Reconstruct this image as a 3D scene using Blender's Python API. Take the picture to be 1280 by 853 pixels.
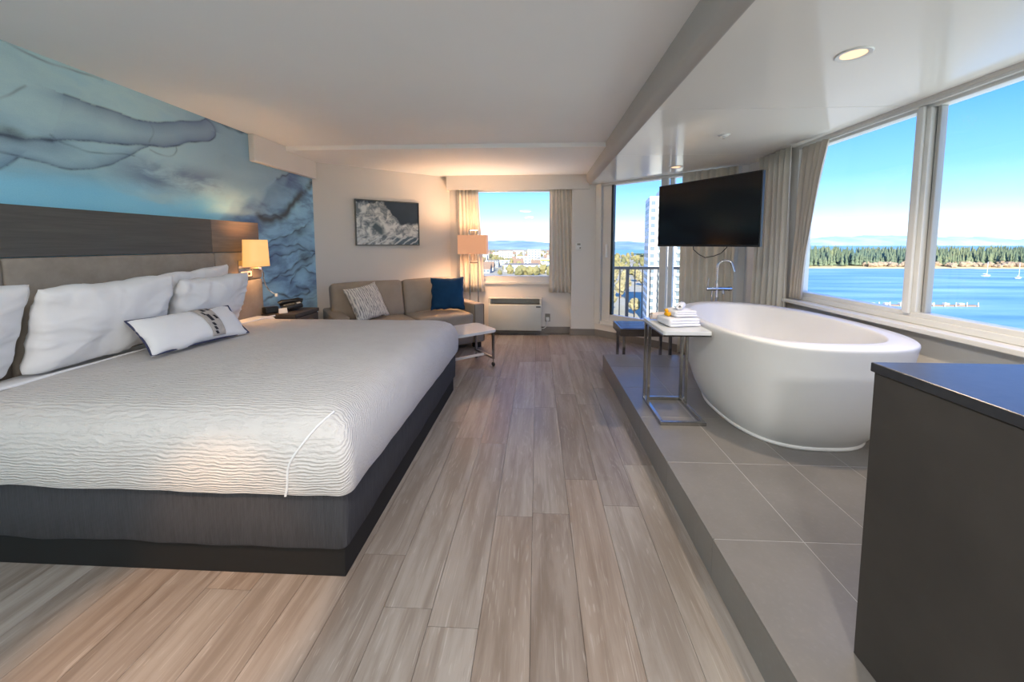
import bpy, bmesh, math, random
from mathutils import Vector, Matrix, noise
R = math.radians
random.seed(7)
S = bpy.context.scene
for o in list(bpy.data.objects): bpy.data.objects.remove(o, do_unlink=True)
COL = S.collection

# ------------------------------------------------------------------ camera
PITCH = math.atan(0.077); YAW = math.atan(21/462.0)
cam = bpy.data.cameras.new('camera'); camo = bpy.data.objects.new('camera', cam); COL.objects.link(camo)
camo.location = (0, 0, 1.36)
camo.rotation_euler = (R(90)-PITCH, 0, YAW)
cam.sensor_fit = 'HORIZONTAL'; cam.sensor_width = 36; cam.lens = 462/1280*36
cam.shift_x = -(651-640)/1280; cam.shift_y = -(426.5-341)/1280
cam.clip_start = 0.02; cam.clip_end = 30000
S.camera = camo
S.view_settings.view_transform = 'Standard'; S.view_settings.look = 'None'
S.view_settings.gamma = 1; S.view_settings.use_curve_mapping = False
S.view_settings.exposure = 1.45

def lin(c):
    def f(x):
        x /= 255.0
        return x/12.92 if x <= 0.04045 else ((x+0.055)/1.055)**2.4
    return (f(c[0]), f(c[1]), f(c[2]), 1)

# ------------------------------------------------------------------ world: clear sky, paler towards the horizon
SKY = 1.18
w = bpy.data.worlds.new('sky'); S.world = w; w.use_nodes = True
nt = w.node_tree; nt.nodes.clear()
tc = nt.nodes.new('ShaderNodeTexCoord'); sp = nt.nodes.new('ShaderNodeSeparateXYZ')
nt.links.new(tc.outputs['Generated'], sp.inputs[0])
rp = nt.nodes.new('ShaderNodeValToRGB'); nt.links.new(sp.outputs[2], rp.inputs[0])
el = rp.color_ramp.elements
stops = [(0.0, (0.66, 0.74, 0.78)), (0.04, (0.40, 0.54, 0.70)), (0.08, (0.24, 0.41, 0.70)), (0.14, (0.125, 0.30, 0.70)), (0.25, (0.055, 0.20, 0.68)), (0.5, (0.045, 0.17, 0.62)), (1.0, (0.035, 0.14, 0.52))]
el[0].position, el[0].color = stops[0][0], stops[0][1]+(1,)
el[1].position, el[1].color = stops[-1][0], stops[-1][1]+(1,)
for p, c in stops[1:-1]:
    e = el.new(p); e.color = c+(1,)
bg = nt.nodes.new('ShaderNodeBackground'); bg.inputs[1].default_value = SKY
nt.links.new(rp.outputs[0], bg.inputs[0])
wo = nt.nodes.new('ShaderNodeOutputWorld'); nt.links.new(bg.outputs[0], wo.inputs[0])

# sun: behind the room, a little to the left, low winter sun
sl = bpy.data.lights.new('sun', 'SUN'); sl.energy = 3.9; sl.color = (1, 0.93, 0.80); sl.angle = R(0.6)
so = bpy.data.objects.new('sun', sl); COL.objects.link(so)
so.rotation_euler = Vector((0.12, 1.0, -0.55)).to_track_quat('-Z', 'Y').to_euler()

# ------------------------------------------------------------------ mesh helpers
class MB:
    def __init__(s): s.bm = bmesh.new()
    def box(s, x0, x1, y0, y1, z0, z1, bevel=0, seg=2, M=None):
        m = Matrix.Translation(((x0+x1)/2, (y0+y1)/2, (z0+z1)/2)) @ Matrix.Diagonal((abs(x1-x0), abs(y1-y0), abs(z1-z0), 1))
        if M is not None: m = M @ m
        g = bmesh.ops.create_cube(s.bm, size=1, matrix=m)
        if bevel:
            es = list({e for v in g['verts'] for e in v.link_edges})
            bmesh.ops.bevel(s.bm, geom=es, offset=bevel, segments=seg, profile=0.5, affect='EDGES')
        return s
    def prism(s, poly, z0, z1, M=None):
        M = M or Matrix()
        a = [s.bm.verts.new(M @ Vector((x, y, z0))) for x, y in poly]
        b = [s.bm.verts.new(M @ Vector((x, y, z1))) for x, y in poly]
        n = len(poly)
        s.bm.faces.new(a[::-1]); s.bm.faces.new(b)
        for i in range(n): s.bm.faces.new((a[i], a[(i+1) % n], b[(i+1) % n], b[i]))
        return s
    def tube(s, pts, r, n=10, closed=False, cap=True, sq=False):
        pts = [Vector(p) for p in pts]; m = len(pts)
        rr = r if isinstance(r, (list, tuple)) else [r]*m
        t0 = None; rings = []
        up = None
        for i, p in enumerate(pts):
            if closed: t = pts[(i+1) % m]-pts[i-1]
            else: t = pts[min(i+1, m-1)]-pts[max(i-1, 0)]
            t.normalize()
            if up is None:
                up = Vector((0, 0, 1)) if abs(t.z) < 0.9 else Vector((1, 0, 0))
            u = up - t*up.dot(t)
            if u.length < 1e-5: u = t.orthogonal()
            u.normalize(); v = t.cross(u); up = u
            ring = []
            for k in range(n):
                a = 2*math.pi*k/n + (math.pi/4 if sq else 0)
                ring.append(s.bm.verts.new(p + (u*math.cos(a)+v*math.sin(a))*rr[i]))
            rings.append(ring)
        for i in range(m if closed else m-1):
            A, B = rings[i], rings[(i+1) % m]
            for k in range(n):
                s.bm.faces.new((A[k], A[(k+1) % n], B[(k+1) % n], B[k]))
        if cap and not closed:
            s.bm.faces.new(rings[0][::-1]); s.bm.faces.new(rings[-1])
        return s
    def cyl(s, p, q, r, n=16): return s.tube([p, q], r, n)
    def lathe(s, prof, n=24, c=(0, 0, 0), M=None):
        rings = []; M = M or Matrix()
        for r, z in prof:
            if r < 1e-6: rings.append([s.bm.verts.new(M @ Vector((c[0], c[1], c[2]+z)))])
            else: rings.append([s.bm.verts.new(M @ Vector((c[0]+r*math.cos(2*math.pi*k/n), c[1]+r*math.sin(2*math.pi*k/n), c[2]+z))) for k in range(n)])
        for A, B in zip(rings, rings[1:]):
            for k in range(n):
                if len(A) == 1 and len(B) == 1: continue
                if len(A) == 1: s.bm.faces.new((A[0], B[(k+1) % n], B[k]))
                elif len(B) == 1: s.bm.faces.new((A[k], A[(k+1) % n], B[0]))
                else: s.bm.faces.new((A[k], A[(k+1) % n], B[(k+1) % n], B[k]))
        return s
    def grid(s, fn, nu, nv, wrap=False):
        V = [[s.bm.verts.new(fn(i/nu, j/nv)) for j in range(nv+1)] for i in range(nu if wrap else nu+1)]
        for i in range(nu):
            A = V[i]; B = V[(i+1) % len(V)]
            for j in range(nv): s.bm.faces.new((A[j], B[j], B[j+1], A[j+1]))
        return V
    def rbox(s, size, r, c=(0, 0, 0), bulge=(0, 0, 0), M=None, n=6, wob=0):
        hx = [x/2 for x in size]; M = M or Matrix(); c = Vector(c)
        def stops(h):
            a = [-h, -h+0.12*r, -h+0.4*r, -h+r]
            b = [-h+r+(2*h-2*r)*k/n for k in range(1, n)]
            return a+b+[-x for x in a[::-1]]
        st = [stops(h) for h in hx]
        def shape(p):
            inner = Vector([max(-hx[i]+r, min(hx[i]-r, p[i])) for i in range(3)])
            d = p-inner
            q = inner + (d.normalized()*r if d.length > 1e-9 else d)
            f = [1-(p[i]/hx[i])**2 for i in range(3)]
            q = Vector((q.x + bulge[0]*(p.x/hx[0])*f[1]*f[2], q.y + bulge[1]*(p.y/hx[1])*f[0]*f[2], q.z + bulge[2]*(p.z/hx[2])*f[0]*f[1]))
            if wob: q += noise.noise_vector(q*9+c*3)*wob
            return M @ (q+c)
        for ax in range(3):
            u, v = (ax+1) % 3, (ax+2) % 3
            for sg in (-1, 1):
                g = []
                for a in st[u]:
                    row = []
                    for b in st[v]:
                        p = Vector((0, 0, 0)); p[ax] = sg*hx[ax]; p[u] = a; p[v] = b
                        row.append(s.bm.verts.new(shape(p)))
                    g.append(row)
                for i in range(len(g)-1):
                    for j in range(len(g[0])-1):
                        f = (g[i][j], g[i+1][j], g[i+1][j+1], g[i][j+1])
                        s.bm.faces.new(f if sg > 0 else f[::-1])
        bmesh.ops.remove_doubles(s.bm, verts=s.bm.verts[:], dist=1e-5)
        return s
    def build(s, name, mat, parent=None, smooth=False, W=False, ang=38, mats=None):
        bmesh.ops.recalc_face_normals(s.bm, faces=s.bm.faces[:])
        if smooth:
            for f in s.bm.faces: f.smooth = True
            for e in s.bm.edges:
                if len(e.link_faces) == 2 and e.calc_face_angle(0) > R(ang): e.smooth = False
        me = bpy.data.meshes.new(name); s.bm.to_mesh(me); s.bm.free()
        me.materials.append(mat)
        return link(name, me, parent, W)

def link(name, me, parent=None, W=False):
    o = bpy.data.objects.new(name, me); COL.objects.link(o)
    if parent is not None:
        o.parent = parent
        if W: o.matrix_parent_inverse = parent.matrix_basis.inverted()
    return o
def tag(o, label=None, cat=None, group=None, kind=None):
    if label: o['label'] = label
    if cat: o['category'] = cat
    if group: o['group'] = group
    if kind: o['kind'] = kind
    return o
def thing(name, label, cat, loc=(0, 0, 0), rotz=0, group=None, kind=None):
    o = bpy.data.objects.new(name, None); COL.objects.link(o); o.empty_display_size = 0.1
    o.location = loc; o.rotation_euler = (0, 0, rotz)
    return tag(o, label, cat, group, kind)
def struct(o): o['kind'] = 'structure'; return o
def sroot(name, loc=(0, 0, 0)):
    o = bpy.data.objects.new(name, None); COL.objects.link(o); o.location = loc; o['kind'] = 'structure'; return o
def dup(o, parent=None):
    c = o.copy(); COL.objects.link(c)
    if parent is not None: c.parent = parent
    for ch in o.children: dup(ch, c)
    return c
def solid(o, t, off=0):
    m = o.modifiers.new('thickness', 'SOLIDIFY'); m.thickness = t; m.offset = off; return o

# ------------------------------------------------------------------ material helpers
class NT:
    def __init__(s, name):
        s.m = bpy.data.materials.new(name); s.m.use_nodes = True; s.t = s.m.node_tree
        s.b = s.t.nodes['Principled BSDF']; s.out = s.t.nodes['Material Output']
    def n(s, typ, **kw):
        nd = s.t.nodes.new(typ)
        for k, v in kw.items(): setattr(nd, k, v)
        return nd
    def put(s, sock, v):
        if isinstance(v, bpy.types.NodeSocket): s.t.links.new(v, sock)
        elif v is not None: sock.default_value = v
    def math(s, op, a, b=None, c=None, clamp=False):
        nd = s.n('ShaderNodeMath', operation=op, use_clamp=clamp)
        for i, v in enumerate((a, b, c)):
            if v is not None: s.put(nd.inputs[i], v)
        return nd.outputs[0]
    def coord(s, kind='Object'): return s.n('ShaderNodeTexCoord').outputs[kind]
    def pos(s): return s.n('ShaderNodeNewGeometry').outputs['Position']
    def mapp(s, v, loc=(0, 0, 0), rot=(0, 0, 0), sc=(1, 1, 1)):
        nd = s.n('ShaderNodeMapping'); s.put(nd.inputs[0], v)
        nd.inputs['Location'].default_value = loc; nd.inputs['Rotation'].default_value = rot; nd.inputs['Scale'].default_value = sc
        return nd.outputs[0]
    def noise(s, v, scale=5, detail=4, rough=0.5, dist=0, col=False):
        nd = s.n('ShaderNodeTexNoise'); s.put(nd.inputs['Vector'], v)
        nd.inputs['Scale'].default_value = scale; nd.inputs['Detail'].default_value = detail
        nd.inputs['Roughness'].default_value = rough; nd.inputs['Distortion'].default_value = dist
        return nd.outputs['Color' if col else 'Fac']
    def wave(s, v, scale=5, dist=0, detail=2, dscale=1, direction='X', typ='BANDS'):
        nd = s.n('ShaderNodeTexWave', wave_type=typ)
        if typ == 'BANDS': nd.bands_direction = direction
        s.put(nd.inputs['Vector'], v); nd.inputs['Scale'].default_value = scale
        nd.inputs['Distortion'].default_value = dist; nd.inputs['Detail'].default_value = detail; nd.inputs['Detail Scale'].default_value = dscale
        return nd.outputs['Fac']
    def ramp(s, f, stops, interp='LINEAR'):
        nd = s.n('ShaderNodeValToRGB'); s.put(nd.inputs[0], f); e = nd.color_ramp.elements; nd.color_ramp.interpolation = interp
        e[0].position, e[0].color = stops[0]; e[1].position, e[1].color = stops[-1]
        for p, c in stops[1:-1]: x = e.new(p); x.color = c
        return nd.outputs[0]
    def mix(s, f, a, b, mode='MIX'):
        nd = s.n('ShaderNodeMix', data_type='RGBA', blend_type=mode); s.put(nd.inputs[0], f); s.put(nd.inputs[6], a); s.put(nd.inputs[7], b)
        return nd.outputs[2]
    def sep(s, v):
        nd = s.n('ShaderNodeSeparateXYZ'); s.put(nd.inputs[0], v); return nd.outputs
    def comb(s, x, y, z):
        nd = s.n('ShaderNodeCombineXYZ')
        for i, v in enumerate((x, y, z)): s.put(nd.inputs[i], v)
        return nd.outputs[0]
    def smooth(s, v, a, b, lo=0.0, hi=1.0):
        nd = s.n('ShaderNodeMapRange', interpolation_type='SMOOTHSTEP'); s.put(nd.inputs[0], v)
        for i, x in enumerate((a, b, lo, hi)): nd.inputs[i+1].default_value = x
        return nd.outputs[0]
    def bump(s, hgt, strength=0.3, dist=0.01):
        nd = s.n('ShaderNodeBump'); nd.inputs['Strength'].default_value = strength; nd.inputs['Distance'].default_value = dist
        s.put(nd.inputs['Height'], hgt); s.t.links.new(nd.outputs[0], s.b.inputs['Normal'])
    def set(s, col=None, rough=None, metal=None, spec=None, coat=None, coatr=None, emit=None, es=None, sub=None):
        i = s.b.inputs
        s.put(i['Base Color'], col); s.put(i['Roughness'], rough); s.put(i['Metallic'], metal); s.put(i['Specular IOR Level'], spec)
        s.put(i['Coat Weight'], coat); s.put(i['Coat Roughness'], coatr); s.put(i['Emission Color'], emit); s.put(i['Emission Strength'], es)
        return s
def L(r, g, b): return lin((r, g, b))
def flat(name, rgb, rough=0.6, metal=0, spec=0.5, var=0.0, vs=6, **kw):
    m = NT(name)
    if var:
        c = m.noise(m.coord(), vs, 4)
        a = tuple(x*(1-var) for x in rgb[:3])+(1,); b = tuple(min(1, x*(1+var)) for x in rgb[:3])+(1,)
        m.set(col=m.ramp(c, [(0.3, a), (0.7, b)]))
    else: m.set(col=rgb)
    m.set(rough=rough, metal=metal, spec=spec, **kw)
    return m.m
def fabric(name, rgb, rough=0.9, weave=400, bump=0.25, var=0.12, vs=8):
    m = NT(name); c = m.coord()
    a = tuple(x*(1-var) for x in rgb[:3])+(1,); b = tuple(min(1, x*(1+var)) for x in rgb[:3])+(1,)
    m.set(col=m.ramp(m.noise(c, vs, 5, 0.6), [(0.3, a), (0.7, b)]), rough=rough, spec=0.25)
    m.bump(m.noise(c, weave, 2), bump, 0.002)
    return m.m

M = {}
def paint(name, rgb, rough=0.75):
    m = NT(name); c = m.pos(); m.set(col=m.ramp(m.noise(c, 1.3, 3), [(0.3, tuple(x*0.97 for x in rgb[:3])+(1,)), (0.7, rgb)]), rough=rough, spec=0.3)
    m.bump(m.noise(c, 220, 2), 0.06, 0.002); return m.m
M['wall'] = paint('wall_paint', L(226, 221, 214))
M['ceil'] = paint('ceiling_paint', L(246, 245, 243))
M['beam'] = paint('beam_shaded_paint', L(184, 180, 175), 0.55)  # darkened: shade on the beam is put into its paint colour
M['trim'] = flat('white_trim', L(226, 224, 218), 0.4, var=0.03)
M['base'] = flat('baseboard_taupe', L(132, 125, 118), 0.5, var=0.05)
M['whitemetal'] = flat('white_frame', L(222, 221, 216), 0.35, var=0.02)
M['darkseal'] = flat('dark_seal', L(40, 46, 46), 0.4)
M['chrome'] = flat('chrome', L(225, 226, 228), 0.06, 1)
M['steel'] = flat('brushed_steel', L(176, 174, 170), 0.22, 1, var=0.05, vs=40)
M['tub'] = flat('tub_resin', L(232, 230, 226), 0.38, var=0.015)
M['black'] = flat('black_plastic', L(20, 20, 21), 0.35)
M['blackmatte'] = flat('black_matte', L(14, 13, 13), 0.7)
M['acwhite'] = flat('heater_white', L(206, 206, 196), 0.45, var=0.02)
M['grille'] = flat('grille_grey', L(140, 136, 124), 0.6)
M['whiteplastic'] = flat('white_plastic', L(232, 230, 224), 0.4)
M['tabletop'] = flat('white_top', L(220, 222, 220), 0.12, var=0.02)
M['linen'] = fabric('white_linen', L(236, 236, 236), 0.85, 300, 0.15, 0.02)
M['towel'] = fabric('white_towel', L(232, 232, 236), 0.95, 260, 0.8, 0.04)
M['pinktowel'] = fabric('cream_towel', L(228, 214, 208), 0.95, 260, 0.8, 0.04)
M['piping'] = fabric('navy_piping', L(62, 66, 92), 0.8)
M['band'] = fabric('band_grey', L(186, 178, 170), 0.8, var=0.15, vs=40)
M['bandink'] = fabric('band_ink', L(50, 50, 56), 0.8)
M['skirt'] = None
M['sofa'] = fabric('sofa_leatherette', L(158, 146, 131), 0.55, 180, 0.12, 0.06)
M['sofadark'] = fabric('sofa_piping', L(96, 86, 76), 0.6)
M['bluepillow'] = fabric('blue_velvet', L(14, 62, 98), 0.75, 200, 0.3, 0.15)
M['upholstery'] = fabric('headboard_fabric', L(158, 149, 138), 0.85, 260, 0.35, 0.10, 14)
M['curtain'] = fabric('curtain_fabric', L(234, 227, 214), 0.9, 500, 0.2, 0.04)
M['sheer'] = fabric('curtain_lining', L(238, 235, 226), 0.9, 500, 0.2, 0.03)
M['yellow'] = flat('yellow_rubber', L(244, 178, 20), 0.4)
M['orange'] = flat('orange_beak', L(214, 96, 16), 0.4)
M['nightwood'] = None

# curtains let some daylight through
for k in ('curtain', 'sheer'):
    t = M[k].node_tree; b = t.nodes['Principled BSDF']; out = t.nodes['Material Output']
    tr = t.nodes.new('ShaderNodeBsdfTranslucent'); tr.inputs[0].default_value = L(236, 226, 206)
    mx = t.nodes.new('ShaderNodeMixShader'); mx.inputs[0].default_value = 0.15 if k == 'curtain' else 0.3
    t.links.new(b.outputs[0], mx.inputs[1]); t.links.new(tr.outputs[0], mx.inputs[2]); t.links.new(mx.outputs[0], out.inputs[0])

def glass_mat():
    m = NT('window_glass'); t = m.t; t.nodes.remove(m.b)
    tr = m.n('ShaderNodeBsdfTransparent'); tr.inputs[0].default_value = (0.97, 0.985, 0.98, 1)
    gl = m.n('ShaderNodeBsdfGlossy'); gl.inputs['Roughness'].default_value = 0.0; gl.inputs[0].default_value = (1, 1, 1, 1)
    lw = m.n('ShaderNodeLayerWeight'); lw.inputs[0].default_value = 0.5
    fr = m.math('MULTIPLY_ADD', m.math('POWER', lw.outputs['Facing'], 5.0), 0.7, 0.012)
    mx = m.n('ShaderNodeMixShader'); t.links.new(fr, mx.inputs[0]); t.links.new(tr.outputs[0], mx.inputs[1]); t.links.new(gl.outputs[0], mx.inputs[2])
    t.links.new(mx.outputs[0], m.out.inputs[0]); return m.m
M['glass'] = glass_mat()

def gloss_ceiling():
    m = NT('glossy_ceiling_panel'); m.set(col=L(236, 231, 223), rough=0.13, spec=0.8)
    m.bump(m.noise(m.pos(), 3, 2), 0.02, 0.01); return m.m
M['gloss'] = gloss_ceiling()

def plank_mat():
    m = NT('oak_plank'); oi = m.n('ShaderNodeObjectInfo'); rnd = oi.outputs['Random']
    p = m.pos(); off = m.comb(m.math('MULTIPLY', rnd, 17.3), m.math('MULTIPLY', rnd, 41.7), 0.0)
    va = m.n('ShaderNodeVectorMath', operation='ADD'); m.put(va.inputs[0], p); m.put(va.inputs[1], off); v = va.outputs[0]
    g1 = m.noise(m.mapp(v, sc=(11, 0.9, 1)), 1.5, 5, 0.6, 0.5)                      # broad soft bands
    g2 = m.noise(m.mapp(v, sc=(170, 2.2, 1)), 1.0, 5, 0.65)                           # pores
    bend = m.noise(m.mapp(v, sc=(3.2, 1.0, 1)), 1.3, 3, 0.5)
    ring = m.math('SINE', m.math('MULTIPLY', m.math('ADD', m.math('MULTIPLY', m.sep(v)[0], 1.0), m.math('MULTIPLY', bend, 0.55)), 150.0))
    tone = m.ramp(rnd, [(0.0, L(156, 148, 140)), (0.3, L(144, 135, 127)), (0.55, L(162, 155, 148)), (0.8, L(137, 126, 117)), (1.0, L(152, 138, 126))])
    c = m.mix(0.55, tone, m.mix(m.smooth(g1, 0.35, 0.66), L(178, 164, 152), L(255, 255, 255)), 'MULTIPLY')
    lime = m.math('MULTIPLY', m.smooth(g2, 0.50, 0.66), m.smooth(ring, 0.1, 0.9))
    c = m.mix(m.math('MULTIPLY', lime, 0.36), c, L(190, 184, 177))
    dk = m.math('MULTIPLY', m.smooth(g2, 0.48, 0.34), m.smooth(ring, -0.1, -0.9))
    c = m.mix(m.math('MULTIPLY', dk, 0.30), c, L(112, 100, 91))
    m.set(col=c, rough=m.ramp(g1, [(0.3, (0.34,)*3+(1,)), (0.7, (0.44,)*3+(1,))]), spec=0.45)
    m.bump(m.math('ADD', g1, m.math('MULTIPLY', g2, 0.6)), 0.08, 0.002); return m.m
M['plank'] = plank_mat()

def tile_mat():
    m = NT('grey_tile'); oi = m.n('ShaderNodeObjectInfo'); p = m.pos()
    n1 = m.noise(p, 2.2, 6, 0.6); n2 = m.noise(p, 60, 3)
    c = m.ramp(n1, [(0.3, L(116, 112, 107)), (0.7, L(133, 128, 122))])
    c = m.mix(m.math('MULTIPLY', oi.outputs['Random'], 0.18), c, L(110, 107, 104))
    c = m.mix(m.math('MULTIPLY', m.smooth(n2, 0.5, 0.8), 0.10), c, L(165, 162, 158))
    m.set(col=c, rough=0.36, spec=0.45); m.bump(n2, 0.05, 0.002); return m.m
M['tile'] = tile_mat()
M['grout'] = flat('grout', L(176, 173, 168), 0.9)

def wood_mat(name, dark, light, sc=(2, 40, 40), rough=0.5):
    m = NT(name); p = m.pos(); g = m.noise(m.mapp(p, sc=sc), 1.5, 6, 0.65, 0.5); g2 = m.noise(m.mapp(p, sc=tuple(x*3 for x in sc)), 2, 3)
    c = m.mix(m.math('MULTIPLY', g2, 0.35), m.ramp(g, [(0.3, dark), (0.7, light)]), dark)
    m.set(col=c, rough=rough, spec=0.35); m.bump(g, 0.08, 0.002); return m.m
M['headwood'] = wood_mat('headboard_dark_wood', L(84, 82, 78), L(104, 101, 96), (40, 1.5, 30))
M['headwood2'] = wood_mat('headboard_paler_wood', L(112, 102, 94), L(142, 131, 121), (40, 2, 30))  # paler, warmer wood tone than the middle panel
M['nightwood'] = wood_mat('nightstand_wood', L(74, 65, 58), L(100, 89, 79), (30, 2, 30))
M['benchwood'] = wood_mat('bench_wood', L(58, 50, 46), L(84, 75, 70), (3, 40, 40), 0.25)
def cabinet_mat():
    m = NT('dark_cabinet'); p = m.pos(); n1 = m.noise(p, 3, 5, 0.6); n2 = m.noise(p, 90, 3)
    m.set(col=m.ramp(n1, [(0.3, L(56, 52, 48)), (0.7, L(68, 63, 58))]), rough=0.55, spec=0.35); m.bump(n2, 0.08, 0.002); return m.m
M['cabinet'] = cabinet_mat()
def cabtop_mat():
    m = NT('dark_cabinet_top'); p = m.pos(); n1 = m.noise(p, 40, 4, 0.6)
    m.set(col=m.ramp(n1, [(0.3, L(40, 40, 42)), (0.7, L(52, 52, 54))]), rough=0.34, spec=0.6); m.bump(n1, 0.05, 0.002); return m.m
M['cabtop'] = cabtop_mat()

def skirt_mat():
    m = NT('charcoal_skirt'); c = m.pos(); x = m.sep(c)
    rib = m.wave(m.comb(m.math('ADD', x[0], x[1]), 0.0, 0.0), 42, 0.6, 2, 2)
    n = m.noise(m.mapp(c, sc=(60, 60, 4)), 2, 3)
    m.set(col=m.mix(n, L(50, 50, 53), L(78, 78, 82)), rough=0.8, spec=0.3); m.bump(rib, 0.35, 0.003); return m.m
M['skirt'] = skirt_mat()

def coverlet_mat():
    m = NT('white_coverlet'); c = m.pos(); x = m.sep(c)
    wob = m.noise(m.mapp(c, sc=(5, 8, 8)), 2.5, 3)
    t = m.math('ADD', m.math('ADD', x[1], m.math('MULTIPLY', x[2], -1.0)), m.math('MULTIPLY', wob, 0.03))
    rib = m.wave(m.comb(t, m.math('MULTIPLY', x[0], 0.1), 0.0), 24, 1.6, 2, 6)
    br = m.noise(m.mapp(c, sc=(14, 60, 60)), 1.4, 3, 0.6)
    hgt = m.math('MULTIPLY', rib, m.smooth(br, 0.25, 0.65))
    n = m.noise(c, 9, 3)
    m.set(col=m.mix(n, L(206, 202, 199), L(216, 213, 210)), rough=0.8, spec=0.25)
    m.bump(hgt, 0.55, 0.008); return m.m
M['coverlet'] = coverlet_mat()

def mural_mat():
    m = NT('ink_wash_mural'); p = m.pos(); x = m.sep(p); y, z = x[1], x[2]
    at = lambda n: m.n('ShaderNodeAttribute', attribute_name=n).outputs['Fac']
    ink, wash, lobe, deep, indigo, olive = [at(n) for n in ('ink', 'wash', 'lobe', 'deep', 'indigo', 'olive')]
    wn = m.noise(m.comb(m.math('MULTIPLY', y, 0.8), m.math('MULTIPLY', z, 1.5), 0.0), 1.6, 4, 0.55, col=True); ws = m.sep(wn)
    zw = m.math('MULTIPLY_ADD', m.math('SUBTRACT', ws[0], 0.5), 0.35, z); yw = m.math('MULTIPLY_ADD', m.math('SUBTRACT', ws[1], 0.5), 0.5, y)
    v = m.comb(yw, zw, 0.0)
    a = m.noise(m.mapp(v, sc=(0.9, 1.6, 1)), 1.3, 5, 0.6)
    c = m.ramp(a, [(0.30, L(136, 174, 186)), (0.45, L(158, 192, 200)), (0.58, L(176, 206, 208)), (0.72, L(158, 198, 208))])
    gy = m.math('MULTIPLY', m.smooth(y, 2.3, 3.2), m.smooth(z, 1.72, 1.95))
    c = m.mix(m.math('MULTIPLY', gy, 0.85), c, m.mix(a, L(104, 134, 158), L(136, 166, 184)))
    cyn = m.noise(m.mapp(v, sc=(1, 3, 1)), 1.6, 4)
    cy = m.math('MULTIPLY', m.smooth(z, 1.86, 1.66), m.smooth(y, 3.45, 2.9))
    c = m.mix(m.math('MULTIPLY', cy, m.smooth(cyn, 0.22, 0.55)), c, m.mix(a, L(104, 182, 216), L(150, 210, 226)))
    # grey-violet clouds
    cl = m.noise(m.mapp(v, loc=(4, 2, 0), sc=(0.8, 2.6, 1)), 2.0, 5, 0.6)
    band = m.math('MULTIPLY', m.smooth(m.math('ABSOLUTE', m.math('SUBTRACT', z, 1.86)), 0.16, 0.02), m.math('MULTIPLY', m.smooth(y, 2.2, 2.6), m.smooth(y, 3.4, 3.0)))
    c = m.mix(m.math('MULTIPLY', band, m.smooth(cl, 0.35, 0.6)), c, L(98, 118, 146))
    c = m.mix(m.math('MULTIPLY', lobe, 0.85), c, m.mix(a, L(88, 104, 140), L(124, 142, 168)))
    # deep part
    dn = m.noise(m.mapp(v, loc=(9, 1, 0), rot=(0, 0, R(-28)), sc=(1.0, 3.0, 1)), 1.9, 5, 0.58)
    dc = m.ramp(dn, [(0.28, L(70, 98, 140)), (0.42, L(104, 144, 178)), (0.52, L(134, 182, 208)), (0.66, L(150, 198, 218)), (0.8, L(98, 136, 172))])
    c = m.mix(deep, c, dc)
    c = m.mix(m.math('MULTIPLY', indigo, m.smooth(dn, 0.2, 0.5, 0.95, 0.55)), c, m.mix(cl, L(50, 60, 100), L(92, 104, 142)))
    c = m.mix(m.math('MULTIPLY', wash, 0.75), c, L(66, 88, 130))
    c = m.mix(m.math('MULTIPLY', olive, m.smooth(cl, 0.25, 0.6)), c, L(52, 60, 66))
    c = m.mix(m.math('MULTIPLY', ink, m.smooth(m.noise(v, 7, 3), 0.15, 0.5, 0.55, 0.95)), c, L(24, 36, 62))
    g = m.noise(p, 160, 3)
    c = m.mix(0.09, c, m.mix(g, L(60, 80, 100), L(230, 240, 240)))
    c = m.mix(1.0, c, (1.32, 1.32, 1.32, 1), 'MULTIPLY')
    m.set(col=c, rough=0.7, spec=0.25); return m.m
M['mural'] = mural_mat()

def painting_mat():
    m = NT('wave_print'); p = m.coord('Object'); x = m.sep(p); u, v = x[0], x[2]     # local, metres from the picture's centre
    n = m.noise(p, 4.5, 6, 0.62); n2 = m.noise(m.mapp(p, loc=(3, 1, 2)), 11, 6, 0.62, 0.6); n3 = m.noise(m.mapp(p, loc=(7, 1, 2)), 5, 4, 0.5, 0.8)
    nn = m.math('MULTIPLY_ADD', n, 0.26, -0.13)
    # upper edge of the foam: high at the left, falling to the right, with a second crest at the right end
    top = m.math('ADD', m.math('MULTIPLY', m.smooth(u, -0.12, 0.22), -0.30), m.math('MULTIPLY', m.smooth(u, 0.16, 0.34), 0.05))
    e = m.math('SUBTRACT', m.math('ADD', v, nn), m.math('ADD', top, 0.27))
    foam = m.smooth(e, 0.025, -0.015)
    dark = m.mix(m.noise(p, 5, 3), L(38, 50, 62), L(54, 68, 82))
    fo = m.mix(m.smooth(n2, 0.36, 0.62), L(118, 128, 134), L(228, 230, 226))
    c = m.mix(foam, dark, fo)
    # hollow under the crest
    hol = m.math('MULTIPLY', m.smooth(m.math('ABSOLUTE', m.math('ADD', m.math('MULTIPLY', u, 0.8), m.math('ADD', v, 0.19))), 0.10, 0.03), m.smooth(m.math('ABSOLUTE', m.math('ADD', u, 0.17)), 0.16, 0.06))
    c = m.mix(m.math('MULTIPLY', hol, m.smooth(n3, 0.3, 0.55)), c, L(84, 98, 104))
    # water face bottom right, streaks bottom left
    wf = m.math('MULTIPLY', m.smooth(m.math('ADD', v, nn), -0.16, -0.21), m.smooth(u, -0.02, 0.12))
    c = m.mix(wf, c, m.mix(n2, L(62, 82, 96), L(112, 130, 140)))
    st = m.wave(m.mapp(p, rot=(0, R(33), 0)), 5, 3.5, 3, 2, 'Z')
    c = m.mix(m.math('MULTIPLY', m.math('MULTIPLY', m.smooth(st, 0.6, 0.95), m.smooth(v, -0.12, -0.22)), 0.8), c, L(216, 222, 222))
    m.set(col=c, rough=0.4, spec=0.4); return m.m
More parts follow.
